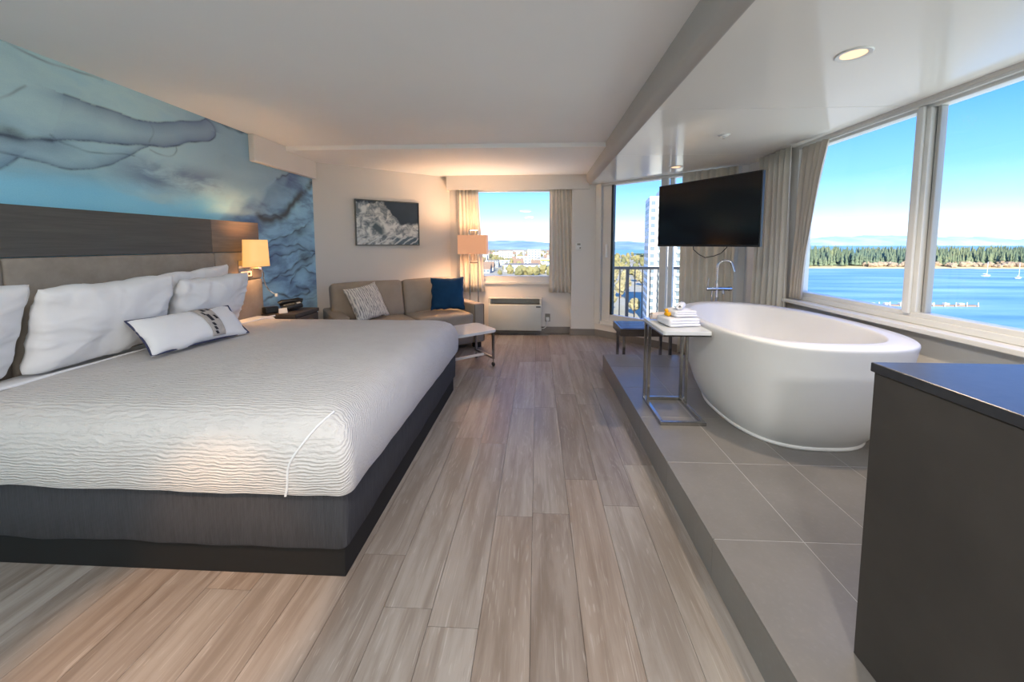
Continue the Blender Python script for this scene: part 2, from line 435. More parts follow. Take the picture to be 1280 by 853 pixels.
M['print'] = painting_mat()
def stripe_pillow_mat():
    m = NT('striped_cushion'); p = m.coord('Object')
    wv = m.wave(m.mapp(p, sc=(1, 1, 0.35)), 13, 5, 4, 3.5, 'X'); n = m.noise(m.mapp(p, sc=(1, 1, 0.25)), 60, 4, 0.65)
    f = m.math('MULTIPLY_ADD', n, 0.75, m.math('MULTIPLY', wv, 0.55))
    m.set(col=m.ramp(f, [(0.30, L(120, 122, 122)), (0.46, L(172, 170, 164)), (0.62, L(208, 203, 194)), (0.95, L(226, 222, 212))]), rough=0.95, spec=0.2)
    m.bump(f, 0.6, 0.006); return m.m
M['stripes'] = stripe_pillow_mat()

def shade_mat(name, rgb, strength):
    m = NT(name); n = m.noise(m.coord(), 260, 2)
    m.set(col=L(230, 205, 170), rough=0.9, emit=m.mix(n, rgb, tuple(min(1, x*1.12) for x in rgb[:3])+(1,)), es=strength); return m.m
M['shade_s'] = shade_mat('sconce_shade', L(255, 172, 80), 0.33)
M['shade_f'] = shade_mat('floor_lamp_shade', L(232, 140, 92), 0.20)
def emit_mat(name, rgb, st):
    m = NT(name); m.set(col=rgb, emit=rgb, es=st); return m.m
M['bulb'] = emit_mat('lit_lens', L(255, 206, 160), 0.45)
M['diffuser'] = emit_mat('fill_lamp_diffuser', L(255, 240, 222), 1.2)  # glowing face of the added fill lamps

def lamp(name, typ, loc, energy, color, size=0.1, rot=None, parent=None, blend=0.5, spot=120):
    l = bpy.data.lights.new(name, typ); l.energy = energy; l.color = color
    if typ == 'AREA': l.shape = 'DISK'; l.size = size
    else: l.shadow_soft_size = size
    if typ == 'SPOT': l.spot_size = R(spot); l.spot_blend = blend
    o = bpy.data.objects.new(name, l); COL.objects.link(o); o.location = loc
    if rot: o.rotation_euler = rot
    if parent is not None: o.parent = parent; o.matrix_parent_inverse = parent.matrix_basis.inverted()
    return o

# ================================================================== ROOM SHELL
XL, XR = -2.75, 2.29
H, H2, HB = 2.405, 2.36, 2.222
YB, YB2 = 5.60, 5.48
YF = -3.6
A0 = (XL, 4.46); A1 = (-1.33, YB)                # angled wall behind the sofa
D0 = (0.85, YB2); D1 = (XR, 4.20)                # angled balcony-door wall
ddir = Vector((D1[0]-D0[0], D1[1]-D0[1], 0)); DLEN = ddir.length; ddir.normalize(); dn_in = Vector((-0.664, -0.747, 0))
dn_in = Vector((ddir.y, -ddir.x, 0));
if dn_in.y > 0: dn_in = -dn_in
DM = Matrix(((ddir.x, -dn_in.x, 0, D0[0]), (ddir.y, -dn_in.y, 0, D0[1]), (0, 0, 1, 0), (0, 0, 0, 1)))   # local x along wall, y outward
T = 0.14

def mural_wall():
    import numpy as np
    lines = {   # name: ((y, z) points, line width, ink strength, wash side (+1 above, -1 below, 0 none), wash depth)
     'A': ([(1.85, 2.41), (1.93, 2.39), (2.0, 2.38), (2.09, 2.38), (2.21, 2.39), (2.3, 2.4)], .006, .55, 0, 0),
     'B': ([(1.83, 2.1), (1.89, 2.16), (1.93, 2.21)], .006, .45, 0, 0),
     'C': ([(2.1, 2.23), (2.19, 2.22), (2.27, 2.22), (2.37, 2.23), (2.42, 2.21), (2.51, 2.21), (2.66, 2.25), (2.82, 2.31), (2.95, 2.35), (3.03, 2.4)], .006, .6, -1, .05),
     'C2': ([(3.03, 2.4), (3.1, 2.37), (3.12, 2.31), (3.09, 2.24), (2.98, 2.2), (2.85, 2.16), (2.77, 2.11), (2.65, 2.07), (2.56, 2.06), (2.44, 2.03), (2.31, 2.01), (2.2, 1.99), (2.11, 1.97), (2.02, 1.95)], .007, .8, 1, .04),
     'C3': ([(2.02, 1.95), (1.96, 1.94), (1.89, 1.92), (1.82, 1.92), (1.5, 1.90)], .012, .95, -1, .07),
     'D': ([(2.02, 1.98), (2.05, 1.95), (2.14, 1.93), (2.21, 1.92), (2.29, 1.94), (2.38, 1.96), (2.45, 1.96)], .005, .55, 0, 0),
     'E': ([(1.5, 1.85), (1.81, 1.83), (1.88, 1.82), (1.96, 1.82), (2.04, 1.8), (2.13, 1.8), (2.22, 1.83), (2.32, 1.88), (2.4, 1.94), (2.48, 2.0), (2.55, 2.05)], .005, .7, 1, .03),
     'F': ([(1.7, 1.68), (1.8, 1.74), (1.84, 1.77), (1.88, 1.82)], .006, .7, 1, .08),
     'G': ([(2.56, 2.03), (2.62, 2.01), (2.73, 2.02), (2.76, 2.07), (2.75, 2.1)], .005, .5, 0, 0),
     'H': ([(3.05, 2.42), (3.22, 2.40), (3.35, 2.405), (3.53, 2.40)], .016, .95, 0, 0),
     'I': ([(2.57, 2.22), (2.6, 2.16), (2.56, 2.08)], .005, .35, 0, 0),
     'v2': ([(3.5, 1.37), (3.64, 1.38), (3.81, 1.42), (4.03, 1.48), (4.19, 1.53), (4.30, 1.60)], .008, .85, -1, .07),
     'v3': ([(3.5, 1.36), (3.62, 1.34), (3.94, 1.35), (4.17, 1.35), (4.34, 1.28)], .008, .85, -1, .05),
     'v4': ([(3.5, 1.15), (3.62, 1.21), (3.73, 1.26), (3.87, 1.22), (4.05, 1.28), (4.34, 1.3), (4.46, 1.25)], .009, .9, 1, .07),
     'v5': ([(3.5, 0.96), (3.63, 0.98), (3.85, 1.03), (4.04, 1.12), (4.24, 1.19), (4.48, 1.24)], .010, .9, -1, .06),
     'v6': ([(3.85, 1.01), (4.03, 1.02), (4.15, 1.09), (4.39, 1.13)], .009, .85, 1, .04),
     'v7': ([(3.5, 0.78), (3.6, 0.8), (3.7, 0.84), (3.83, 0.82), (3.94, 0.77), (4.14, 0.77), (4.3, 0.77), (4.33, 0.82), (4.24, 0.84), (4.14, 0.83), (4.08, 0.89)], .012, .95, 0, 0),
     'v8': ([(3.85, 2.04), (3.96, 2.11), (4.07, 2.16)], .012, .8, -1, .08),
     'v9': ([(3.57, 1.64), (3.66, 1.67), (3.89, 1.64)], .008, .8, -1, .05),
     'v10': ([(3.98, 0.93), (4.08, 1.05), (4.24, 1.1), (4.32, 1.03), (4.45, 0.99)], .009, .85, -1, .05),
     'v11': ([(3.6, 0.66), (3.85, 0.70), (4.1, 0.72), (4.46, 0.70)], .006, .5, 0, 0),
    }
    st = 0.0066; y0, y1, z0, z1 = 1.62, 4.46, 0.0, H+0.1
    ny = int((y1-y0)/st); nz = int((z1-0.42)/st)
    yy = np.linspace(y0, y1, ny+1); zz = np.concatenate([[0.0], np.linspace(0.42, z1, nz)]); nz = len(zz)-1
    Y, Z = np.meshgrid(yy, zz, indexing='ij'); 
    k_ = np.clip((Y-2.9)/0.6, 0.25, 1); Yq = Y+k_*(0.010*np.sin(Z*23+Y*9)+0.005*np.sin(Y*51+Z*37)); Zq = Z+k_*(0.010*np.sin(Y*19+1.3)+0.006*np.sin(Y*47+Z*13))
    def poly(pts):   # smooth the hand-set points
        P = np.array(pts, float)
        for _ in range(2):
            Q = [P[0]]
            for a, b_ in zip(P, P[1:]): Q += [a*.75+b_*.25, a*.25+b_*.75]
            P = np.array(Q+[P[-1]])
        return P
    def dist(P):
        best = np.full(Y.shape, 9.0); sgn = np.zeros(Y.shape)
        for a, b_ in zip(P, P[1:]):
            d = b_-a; L2 = d@d+1e-12; t = np.clip(((Yq-a[0])*d[0]+(Zq-a[1])*d[1])/L2, 0, 1)
            ey = Yq-a[0]-t*d[0]; ez = Zq-a[1]-t*d[1]; q = np.hypot(ey, ez); k = q < best
            best = np.where(k, q, best); s_ = np.sign(d[0]*ez-d[1]*ey)*(1 if d[0] >= 0 else -1); sgn = np.where(k, s_, sgn)
        return best, sgn
    ink = np.zeros(Y.shape); wash = np.zeros(Y.shape)
    for nm, (pts, w_, k, side, dep) in lines.items():
        P = poly(pts); d, sg = dist(P)
        ink = np.maximum(ink, k*np.exp(-(d/w_)**2)*(0.75+0.25*np.sin(Y*31+Z*17)))
        if side: wash = np.maximum(wash, 0.8*np.exp(-d/dep)*(sg*side > 0)*(d > 0))
    Pl = poly(lines['C'][0]+lines['C2'][0]); inside = np.zeros(Y.shape, bool)
    for a, b_ in zip(Pl, np.roll(Pl, -1, 0)):
        cnd = ((a[1] > Zq) != (b_[1] > Zq)); xi = (b_[0]-a[0])*(Zq-a[1])/((b_[1]-a[1])+1e-12)+a[0]; inside ^= cnd & (Yq < xi)
    d1, _ = dist(Pl); lobe = inside*(0.30+0.5*np.exp(-d1/0.06))*np.clip((Y-2.0)/0.7, 0.2, 1)
    bd = (Yq-3.07)*0.52-(Zq-1.56)*0.85
    wob = 0.03*np.sin(Y*13+Z*5)+0.02*np.sin(Y*29-Z*17)
    deep = np.clip((bd+wob+0.03)/0.10, 0, 1); indigo = deep*np.clip(1.25-np.maximum(bd, 0)/0.30, 0, 1)
    ol = poly([(3.57, 1.64), (3.67, 1.61), (3.84, 1.63), (3.95, 1.7), (4.05, 1.79), (4.21, 1.92), (4.44, 2.09)]); d2, _ = dist(ol)
    olive = np.exp(-(d2/0.045)**2)
    for cy_, cz_, r_ in ((4.25, 1.21, 0.10), (4.17, 1.5, 0.07), (4.46, 0.45, 0.16), (1.86, 1.935, 0.05), (1.70, 1.93, 0.06)): olive = np.maximum(olive, np.exp(-((Yq-cy_)**2+((Zq-cz_)*1.6)**2)/r_**2))
    olive = np.maximum(olive, 0)
    co = np.stack([np.full(Y.size, XL), Y.ravel(), Z.ravel()], 1)
    idx = np.arange(Y.size).reshape(Y.shape)
    q = np.stack([idx[:-1, :-1], idx[1:, :-1], idx[1:, 1:], idx[:-1, 1:]], -1).reshape(-1, 4)
    n0 = len(co); e = 0.0005
    box = [(x_, y_, z_) for x_ in (XL-T, XL-e) for y_ in (YF, 4.46) for z_ in (0, z1)]
    fb = [(0, 1, 3, 2), (4, 6, 7, 5), (0, 4, 5, 1), (2, 3, 7, 6), (0, 2, 6, 4), (1, 5, 7, 3)]
    me = bpy.data.meshes.new('wall_left')
    me.from_pydata(co.tolist()+box, [], q.tolist()+[tuple(n0+k for k in f) for f in fb])
    for nm, arr in (('ink', ink), ('wash', wash), ('lobe', lobe), ('deep', deep), ('indigo', indigo), ('olive', olive)):
        a = me.attributes.new(nm, 'FLOAT', 'POINT'); a.data.foreach_set('value', np.concatenate([np.clip(arr, 0, 1).ravel(), np.zeros(8)]).astype(np.float32))
    me.materials.append(M['mural']); return struct(link('wall_left', me))
mural_wall()
struct(MB().box(XL-T, XR+T, YF-T, YF, 0, H+0.1).build('wall_front', M['wall']))
adir = Vector((A1[0]-A0[0], A1[1]-A0[1])).normalized(); aout = Vector((-adir.y, adir.x))
struct(MB().prism([A0, A1, (A1[0], A1[1]+T), (A1[0]-0.3, A1[1]+T), (A0[0]+aout.x*T*1.3, A0[1]+aout.y*T*1.3), (XL-T, 4.46)], 0, H2+0.1).build('wall_back_left', M['wall']))
# back wall with window opening
WX0, WX1, WZ0, WZ1 = -0.96, 0.30, 0.79, 2.20
bw = MB()
bw.box(-1.33, WX0, YB, YB+T, 0, H2+0.1); bw.box(WX1, 0.50, YB, YB+T, 0, H2+0.1)
bw.box(WX0, WX1, YB, YB+T, 0, WZ0); bw.box(WX0, WX1, YB, YB+T, WZ1, H2+0.1)
struct(bw.build('wall_back', M['wall']))
struct(MB().prism([(0.50, YB2), (0.85, YB2), (0.85+0.09, YB2+0.11), (0.85, YB+T), (0.50, YB+T)], 0, H2+0.1).build('wall_back_right', M['wall']))
# right wall with ribbon window
RZ0, RZ1 = 0.87, 2.20; RY0, RY1 = -0.30, 3.42
rw = MB()
rw.box(XR, XR+T, YF, 4.20, 0, RZ0); rw.box(XR, XR+T, YF, RY0, RZ0, HB+0.2); rw.box(XR, XR+T, RY1, 4.20, RZ0, HB+0.2); rw.box(XR, XR+T, RY0, RY1, RZ1, HB+0.2)
struct(rw.build('wall_right', M['wall']))
# low curb and end pier of the door wall
dw = MB(); dw.box(0, DLEN, 0, 0.12, 0, 0.19, M=DM); dw.box(1.86, DLEN, 0, 0.12, 0.19, HB+0.1, M=DM); dw.box(0, DLEN, 0, 0.12, HB, HB+0.2, M=DM)
struct(dw.build('wall_door', M['wall']))

# ceilings
struct(MB().box(XL, 0.72, YF, 3.92, H, H+0.1).build('ceiling', M['ceil']))
lc = MB().prism([(XL, 3.92), (0.72, 3.92), (0.72, YB), (A1[0], YB), A0], H2, H+0.1)
struct(lc.build('ceiling_lower', M['ceil']))
bc = sroot('ceiling_bath', (1.5, 1.5, HB))
ys = [YF, 0.04, 1.27, 2.49, 3.715]
for a, b in zip(ys, ys[1:]):
    MB().box(0.745, XR, a+0.002, b-0.002, HB, HB+0.03).build('ceiling_panel', M['gloss'], bc, W=True)
def dl(t): return (D0[0]+ddir.x*t, D0[1]+ddir.y*t)
MB().prism([(0.745, 3.717), (XR, 3.717), D1, D0, (0.745, YB2)], HB, HB+0.03).build('ceiling_panel', M['gloss'], bc, W=True)
MB().prism([(0.745, YF), (XR, YF), D1, D0, (0.745, YB2)], HB+0.03, HB+0.2).build('ceiling_backing', M['ceil'], bc, W=True)
# beam between the two ceilings
bp = [(0.69, H+0.05), (0.70, 2.275), (0.708, 2.258), (0.722, 2.245), (0.752, 2.214), (0.760, 2.214), (0.760, H+0.05)]
bm_ = MB(); MX = Matrix(((1, 0, 0, 0), (0, 0, 1, 0), (0, 1, 0, 0), (0, 0, 0, 1)))
bm_.prism(bp, YF, YB2, M=MX); struct(bm_.build('trim_beam', M['beam'], smooth=True, ang=50))
# soffit box on the mural wall
struct(MB().box(XL, -2.69, 3.47, 4.46, 2.15, H, 0.008).build('trim_soffit', M['wall']))
# valance above the back window
vb = MB().box(-1.34, 0.745, 5.44, 5.46, 2.155, H2); vb.box(-1.34, -1.32, 5.46, YB, 2.155, H2); vb.box(0.50, 0.745, 5.46, YB2, 2.155, H2)
struct(vb.build('trim_valance', M['wall']))

# ---- floor: planks running away from the camera
fl = sroot('floor', (0, 1.5, 0))
struct(MB().prism([(XL, YF), (XR, YF), (XR, 4.20), (0.85, YB2), (0.5, YB), (-1.33, YB), A0], -0.1, -0.012).build('underfloor', M['blackmatte'], fl, W=True))
PW = 0.184; rnd = random.Random(3)
def clip(bm, pt, nrm):
    g = bm.verts[:]+bm.edges[:]+bm.faces[:]
    r = bmesh.ops.bisect_plane(bm, geom=g, plane_co=pt, plane_no=nrm, clear_outer=True)
    e = [x for x in r['geom_cut'] if isinstance(x, bmesh.types.BMEdge)]
    if e: bmesh.ops.holes_fill(bm, edges=e)
x = 0.715; row = 0
while x > XL:
    x0 = max(XL, x-PW); y = YF - rnd.random()*1.2
    while y < YB:
        ln = 1.22; y1 = min(y+ln, YB)
        a = max(y, YF)
        if y1 - a > 0.05:
            b = MB().box(x0+0.0008, x-0.0008, a+0.0008, y1-0.0008, -0.012, 0)
            if y1 > 4.3:
                clip(b.bm, Vector((A0[0], A0[1], 0)), Vector((aout.x, aout.y, 0)))
                if x0 > 0.49: clip(b.bm, Vector((0, YB2, 0)), Vector((0, 1, 0)))
            if len(b.bm.verts): b.build('plank', M['plank'], fl, W=True)
        y += ln
    x -= PW; row += 1
# floor continues right of the platform's end
PY1 = 3.965
x = 0.715
while x < XR-0.02:
    x1 = min(XR, x+PW); b = MB().box(x+0.0008, x1-0.0008, PY1+0.004, YB2, -0.012, 0)
    clip(b.bm, Vector((D0[0], D0[1], 0)), -dn_in)
    if len(b.bm.verts): b.build('plank', M['plank'], fl, W=True)
    x += PW

# ---- tiled platform
PX0, PZ = 0.712, 0.17
pf = sroot('floor_platform', (1.5, 1.5, 0))
MB().box(PX0+0.008, XR, YF, PY1-0.008, 0, PZ-0.0015).build('platform_core', M['grout'], pf, W=True)
xs = [PX0, 1.07, 1.372, 1.674, 1.976, XR]; tl = 0.532
yj = [1.443+tl*k for k in range(-7, 6)]
yj = [YF]+[v for v in yj if YF+0.05 < v < PY1-0.05]+[PY1]
for a, b in zip(yj, yj[1:]):
    for c, d in zip(xs, xs[1:]):
        if c > 1.1 and b < 0.6: continue
        MB().box(c+(0.002 if c > PX0 else 0), d-0.002, a+0.002, b-0.002, PZ-0.010, PZ, 0.0008, 1).build('tile', M['tile'], pf, W=True)
    MB().box(PX0, PX0+0.010, a+0.0012, b-0.0012, 0.001, PZ-0.0105).build('tile', M['tile'], pf, W=True)
for c, d in zip(xs, xs[1:]):
    MB().box(c+(0.011 if c == PX0 else 0.001), d-0.001, PY1-0.010, PY1, 0.001, PZ-0.0105).build('tile', M['tile'], pf, W=True)

# ---- baseboards
def wallstrip(name, p, q, zin, h, t, mat, side):
    p = Vector(p+(0,)); q = Vector(q+(0,)); d = (q-p); ln = d.length; d.normalize(); nrm = Vector(side+(0,)).normalized()
    Mx = Matrix(((d.x, nrm.x, 0, p.x), (d.y, nrm.y, 0, p.y), (0, 0, 1, 0), (0, 0, 0, 1)))
    return struct(MB().box(0, ln, 0, t, zin, zin+h, 0.002, 1, M=Mx).build(name, mat))
wallstrip('baseboard_back_left', A0, A1, 0, 0.1, 0.012, M['base'], (-aout.x, -aout.y))
wallstrip('baseboard_back', (-1.30, YB), (0.50, YB), 0, 0.1, 0.012, M['base'], (0, -1))
wallstrip('baseboard_back_right', (0.488, YB2), (0.855, YB2), 0, 0.1, 0.012, M['base'], (0, -1))
wallstrip('baseboard_return', (0.50, YB2), (0.50, YB), 0, 0.1, 0.012, M['base'], (-1, 0))
wallstrip('baseboard_door', (D0[0]+0.005, D0[1]), (D1[0]-0.01, D1[1]), 0, 0.1, 0.012, M['base'], (dn_in.x, dn_in.y))
wallstrip('baseboard_left', (XL, 3.5), (XL, 4.45), 0, 0.1, 0.012, M['base'], (1, 0))

# ---- back window
w1 = sroot('window_1', (-0.33, YB, WZ0))
fr = MB(); 
fr.box(WX0, WX1, YB+0.03, YB+0.10, WZ0, WZ0+0.085); fr.box(WX0, WX1, YB+0.03, YB+0.10, WZ1-0.05, WZ1)
fr.box(WX0, WX0+0.05, YB+0.03, YB+0.10, WZ0+0.085, WZ1-0.05); fr.box(WX1-0.05, WX1, YB+0.03, YB+0.10, WZ0+0.085, WZ1-0.05)
fr.build('window_frame', M['whitemetal'], w1, W=True)
MB().box(WX0+0.05, WX1-0.05, YB+0.06, YB+0.066, WZ0+0.085, WZ1-0.05).build('pane', M['glass'], w1, W=True)
MB().box(WX0-0.04, WX1+0.02, YB-0.03, YB+0.03, WZ0-0.035, WZ0, 0.004).build('window_sill', M['trim'], w1, W=True)

# ---- ribbon window on the right
w2 = sroot('window_2', (XR, 1.6, RZ0))
fx0, fx1 = XR+0.02, XR+0.10
def vframe(y0, y1, name='mullion', mat='whitemetal', x0=fx0, x1=fx1): return MB().box(x0, x1, y0, y1, 0.945, 2.165, 0.003, 1).build(name, M[mat], w2, W=True)
f = MB(); f.box(fx0, fx1, RY0, RY1, RZ0+0.005, 0.945, 0.004, 1); f.box(fx0+0.012, fx1, RY0, RY1, 2.165, RZ1, 0.003, 1); f.box(fx0-0.012, fx0, RY0, RY1, RZ0+0.005, 0.915, 0.003, 1)
f.box(fx0-0.015, fx0+0.015, RY0, RY1, 2.185, RZ1)
f.build('window_frame', M['whitemetal'], w2, W=True)
for y0, y1 in ((3.37, RY1), (2.345, 2.435), (0.95, 1.04), (RY0, RY0+0.05)): vframe(y0, y1)
MB().box(fx0-0.02, fx0, 2.37, 2.41, 0.93, 2.18, 0.006, 2).build('mullion_cap', M['whitemetal'], w2, W=True)
M['sashgrey'] = flat('sash_grey', L(168, 166, 160), 0.4)
for y0, y1 in ((2.315, 2.345), (1.04, 1.06)): vframe(y0, y1-0.008, 'sash_stile', 'sashgrey', XR+0.045, XR+0.085); vframe(y1-0.008, y1, 'gasket', 'darkseal', XR+0.05, XR+0.08)
for y0, y1 in ((2.435, 3.37), (1.06, 2.315), (RY0+0.05, 0.95)):
    MB().box(XR+0.06, XR+0.066, y0, y1, 0.945, 2.165).build('pane', M['glass'], w2, W=True)
MB().box(2.205, XR+0.02, RY0, RY1, 0.845, RZ0+0.004, 0.004).build('window_sill', M['trim'], w2, W=True)

# ---- balcony door
dr = sroot('door_1', (1.5, 4.9, 0.19))
def dbox(x0, x1, y0, y1, z0, z1, name, mat, bev=0.003): return MB().box(x0, x1, y0, y1, z0, z1, bev, 1, M=DM).build(name, M[mat], dr, W=True)
f = MB()
for a in ((0.0, 0.09, -0.015, 0.12, 0.19, HB), (0.09, 1.86, 0.0, 0.12, 0.19, 0.235), (1.80, 1.86, 0.0, 0.12, 0.235, HB), (0.09, 1.80, 0.0, 0.12, HB-0.03, HB)):
    f.box(*a, bevel=0.003, seg=1, M=DM)
f.box(0.10, 1.02, -0.02, 0.0, 0.185, 0.205, M=DM)
f.build('door_frame', M['whitemetal'], dr, W=True)
f = MB()
for a in ((0.10, 0.24, 0.02, 0.07, 0.235, HB-0.03), (0.24, 0.95, 0.02, 0.07, 0.235, 0.345), (0.95, 1.04, 0.02, 0.07, 0.235, HB-0.03)):
    f.box(*a, bevel=0.004, seg=1, M=DM)
f.build('sliding_sash', M['whitemetal'], dr, W=True)
dbox(0.24, 0.275, 0.015, 0.075, 0.345, HB-0.03, 'gasket', 'darkseal')
dbox(0.275, 0.95, 0.042, 0.048, 0.345, HB-0.03, 'pane', 'glass', 0)
dbox(1.04, 1.10, 0.075, 0.12, 0.235, HB-0.03, 'mullion', 'whitemetal')
dbox(1.10, 1.80, 0.09, 0.096, 0.235, HB-0.03, 'pane', 'glass', 0)
h = dbox(0.165, 0.195, -0.03, 0.02, 1.17, 1.36, 'door_handle', 'whiteplastic', 0.008)

# ---- lighting fixtures, with unseen lamps added as fill
def downlight(x, y, label, on):
    o = thing('recessed_downlight', label, 'ceiling light', (x, y, HB), 0)
    MB().lathe([(0.048, 0.0), (0.050, -0.004), (0.066, -0.006), (0.070, -0.002), (0.070, 0.0)], 32).build('trim_ring', M['trim'], o, True)
    MB().lathe([(0.0, -0.001), (0.048, -0.001), (0.048, -0.003), (0.0, -0.0025)], 32).build('lens', M['bulb'] if on else M['tabletop'], o, True)
    if on: lamp('downlight_lamp', 'SPOT', (x, y, HB-0.02), on, (1, 0.80, 0.60), 0.045, (0, 0, 0), o, 0.7, 130)
    return o
downlight(1.43, 1.816, 'lit round recessed downlight over the near end of the bathtub', 26)
downlight(1.542, 4.286, 'round recessed downlight in the glossy ceiling in front of the balcony door', 5)
o = thing('sprinkler_cover', 'small round white sprinkler cover on the glossy ceiling between the two downlights', 'sprinkler', (1.468, 3.066, HB))
MB().lathe([(0, -0.012), (0.030, -0.012), (0.034, -0.008), (0.034, -0.003), (0.046, -0.002), (0.046, 0), (0, 0)], 24).build('cover_plate', M['trim'], o, True)
MB().lathe([(0, -0.03), (0.012, -0.028), (0.012, -0.012)], 12).build('nozzle', M['chrome'], o, True)
def fill_light(x, y, z, label, e):  # out-of-view lamps added to brighten the room
    o = thing('added_fill_light', label, 'ceiling light', (x, y, z))
    MB().lathe([(0.0, 0), (0.19, 0), (0.19, -0.03), (0.17, -0.03)], 32).build('housing', M['steel'], o, True)
    MB().lathe([(0.172, -0.028), (0.165, -0.05), (0.12, -0.075), (0.0, -0.085)], 32).build('diffuser', M['diffuser'], o, True)
    lamp('fill_lamp', 'AREA', (x, y, z-0.09), e, (1, 0.985, 0.965), 0.34, (0, 0, 0), o)
fill_light(-0.3, -2.0, H, 'added unseen fill lamp on the ceiling at the entry end of the room', 41)
fill_light(-0.35, 0.35, H, 'added unseen fill lamp on the plain ceiling between bed and platform', 10)
fill_light(1.5, 0.30, HB, 'added unseen fill lamp on the glossy panel ceiling above the cabinet', 7)
o = downlight(-1.25, 0.20, 'added unseen warm spot in the plain ceiling beside the bed', 75); o.location.z = H  # unseen spot, added to throw the orange patch on the floor
for c_ in o.children:
    if c_.type == 'LIGHT': c_.data.spot_size = R(25); c_.data.color = (1, 0.55, 0.25); c_.data.spot_blend = 0.6; c_.rotation_euler = (R(21.6), 0, 0)




# ================================================================== BED
def rrect(x0, x1, y0, y1, r, n=8):
    """outline of a rounded rectangle, counter-clockwise; r = radii at (x0y0, x1y0, x1y1, x0y1)"""
    P = []
    for (cx, cy, rr, a0) in ((x1-r[1], y0+r[1], r[1], -90), (x1-r[2], y1-r[2], r[2], 0), (x0+r[3], y1-r[3], r[3], 90), (x0+r[0], y0+r[0], r[0], 180)):
        for k in range(n+1):
            a = R(a0+90*k/n); P.append((cx+rr*math.cos(a), cy+rr*math.sin(a)))
    return P
BX0, BX1, BY0, BY1 = -2.672, -0.775, 1.375, 3.345
bed = thing('bed', 'king-size bed with white ribbed coverlet over a charcoal skirted base', 'bed', (-1.73, 2.36, 0))
MB().box(BX0+0.03, BX1-0.005, BY0+0.005, BY1-0.02, 0, 0.14, 0.004).build('plinth', M['blackmatte'], bed, W=True)
# skirted box spring, hem slightly uneven
b = MB(); loops = []
def dense(P, step=0.05):
    Q = []
    for i in range(len(P)):
        a = Vector(P[i]); c = Vector(P[(i+1) % len(P)]); k = max(1, int((c-a).length/step))
        for j in range(k): Q.append(a.lerp(c, j/k))
    return Q
base_out = dense(rrect(BX0, BX1+0.012, BY0-0.012, BY1+0.01, (0.03, 0.03, 0.03, 0.03), 4))
def ringz(pts, z, inset=0, wob=0, sd=0):
    cx, cy = (BX0+BX1)/2, (BY0+BY1)/2; out = []
    for p in pts:
        n = noise.noise(Vector((p.x*5, p.y*5, sd)))
        q = Vector((cx+(p.x-cx)*(1-inset/1.0), cy+(p.y-cy)*(1-inset/1.0)))
        out.append(b.bm.verts.new((q.x, q.y, z+wob*n)))
    return out
rings = [ringz(base_out, 0.128, 0.008, 0.012, 1), ringz(base_out, 0.14, 0.0, 0.012, 1), ringz(base_out, 0.27, -0.004), ringz(base_out, 0.385, 0.0), ringz(base_out, 0.40, 0.02)]
for A, B in zip(rings, rings[1:]):
    for k in range(len(A)): b.bm.faces.new((A[k], A[(k+1) % len(A)], B[(k+1) % len(B)], B[k]))
b.bm.faces.new(rings[-1]); b.bm.faces.new(rings[0][::-1])
b.build('box_spring', M['skirt'], bed, True, W=True)
# coverlet: rounded, slightly domed, hanging over three sides
CX0, CX1, CY0, CY1, ZT = -2.47, -0.735, 1.345, 3.375, 0.685
cov = dense(rrect(CX0, CX1, CY0, CY1, (0.02, 0.05, 0.08, 0.02), 8), 0.04)
prof = [(0.375, 0.012), (0.372, 0.002), (0.40, -0.006), (0.46, -0.010), (0.52, -0.008), (0.56, 0.0), (0.60, 0.016), (0.635, 0.042), (0.660, 0.080), (0.675, 0.125), (0.684, 0.18), (0.690, 0.26), (0.695, 0.36), (0.70, 0.5), (0.702, 0.65), (0.703, 0.80)]
cxm, cym = CX0, (CY0+CY1)/2
def covpt(p, z, d, sd):
    # inset the outline by d, keeping the head edge where it is
    hx = CX1-CX0; hy = (CY1-CY0)/2
    fx = (p.x-CX0)/hx; fy = (p.y-cym)/hy
    q = Vector((CX0+(hx-d)*fx, cym+(hy-d)*fy))
    if fx < 0.001 and d < 0.02: q.x = CX0
    n = noise.noise(Vector((q.x*3.1, q.y*3.1, sd*0.7+z*4)))*0.006
    zz = z + n*0.8 + (noise.noise(Vector((q.x*7, q.y*7, 3)))*0.008 if z < 0.39 else 0)
    return (q.x, q.y + (n if z < 0.6 else 0), zz)
b = MB(); rings = [[b.bm.verts.new(covpt(p, z, d, 1)) for p in cov] for z, d in prof]
for A, B in zip(rings, rings[1:]):
    for k in range(len(A)): b.bm.faces.new((A[k], A[(k+1) % len(A)], B[(k+1) % len(B)], B[k]))
b.bm.faces.new(rings[-1])
cv = b.build('coverlet', M['coverlet'], bed, True, W=True, ang=60)
# corner seam with the folded gusset
sp_ = []
def inset_at(z):
    for (za, da), (zb, db) in zip(prof[2:], prof[3:]):
        if za <= z <= zb: return da+(db-da)*(z-za)/(zb-za)
    return prof[2][1]
for k in range(19):
    t = k/18; z = 0.372+(0.668-0.372)*t
    sp_.append((-0.985+0.04*t+0.11*t**3+0.004*math.sin(t*11), CY0+inset_at(max(z, 0.40))-0.004, z+0.002))
MB().tube(sp_, 0.0045, 8).build('corner_seam', M['linen'], cv, True, W=True)
# folded sheet at the head
b = MB(); b.rbox((0.22, 1.98, 0.30), 0.05, (-2.562, 2.36, 0.54), (0, 0, 0.01)); b.build('fitted_sheet', M['linen'], bed, True, W=True)
MB().tube([(-2.46, CY0+0.06+(CY1-CY0-0.12)*k/20, 0.694+0.008*math.sin(math.pi*k/20)+0.002*math.sin(k*2.1)) for k in range(21)], 0.008, 8).build('sheet_hem', M['linen'], bed, True, W=True)

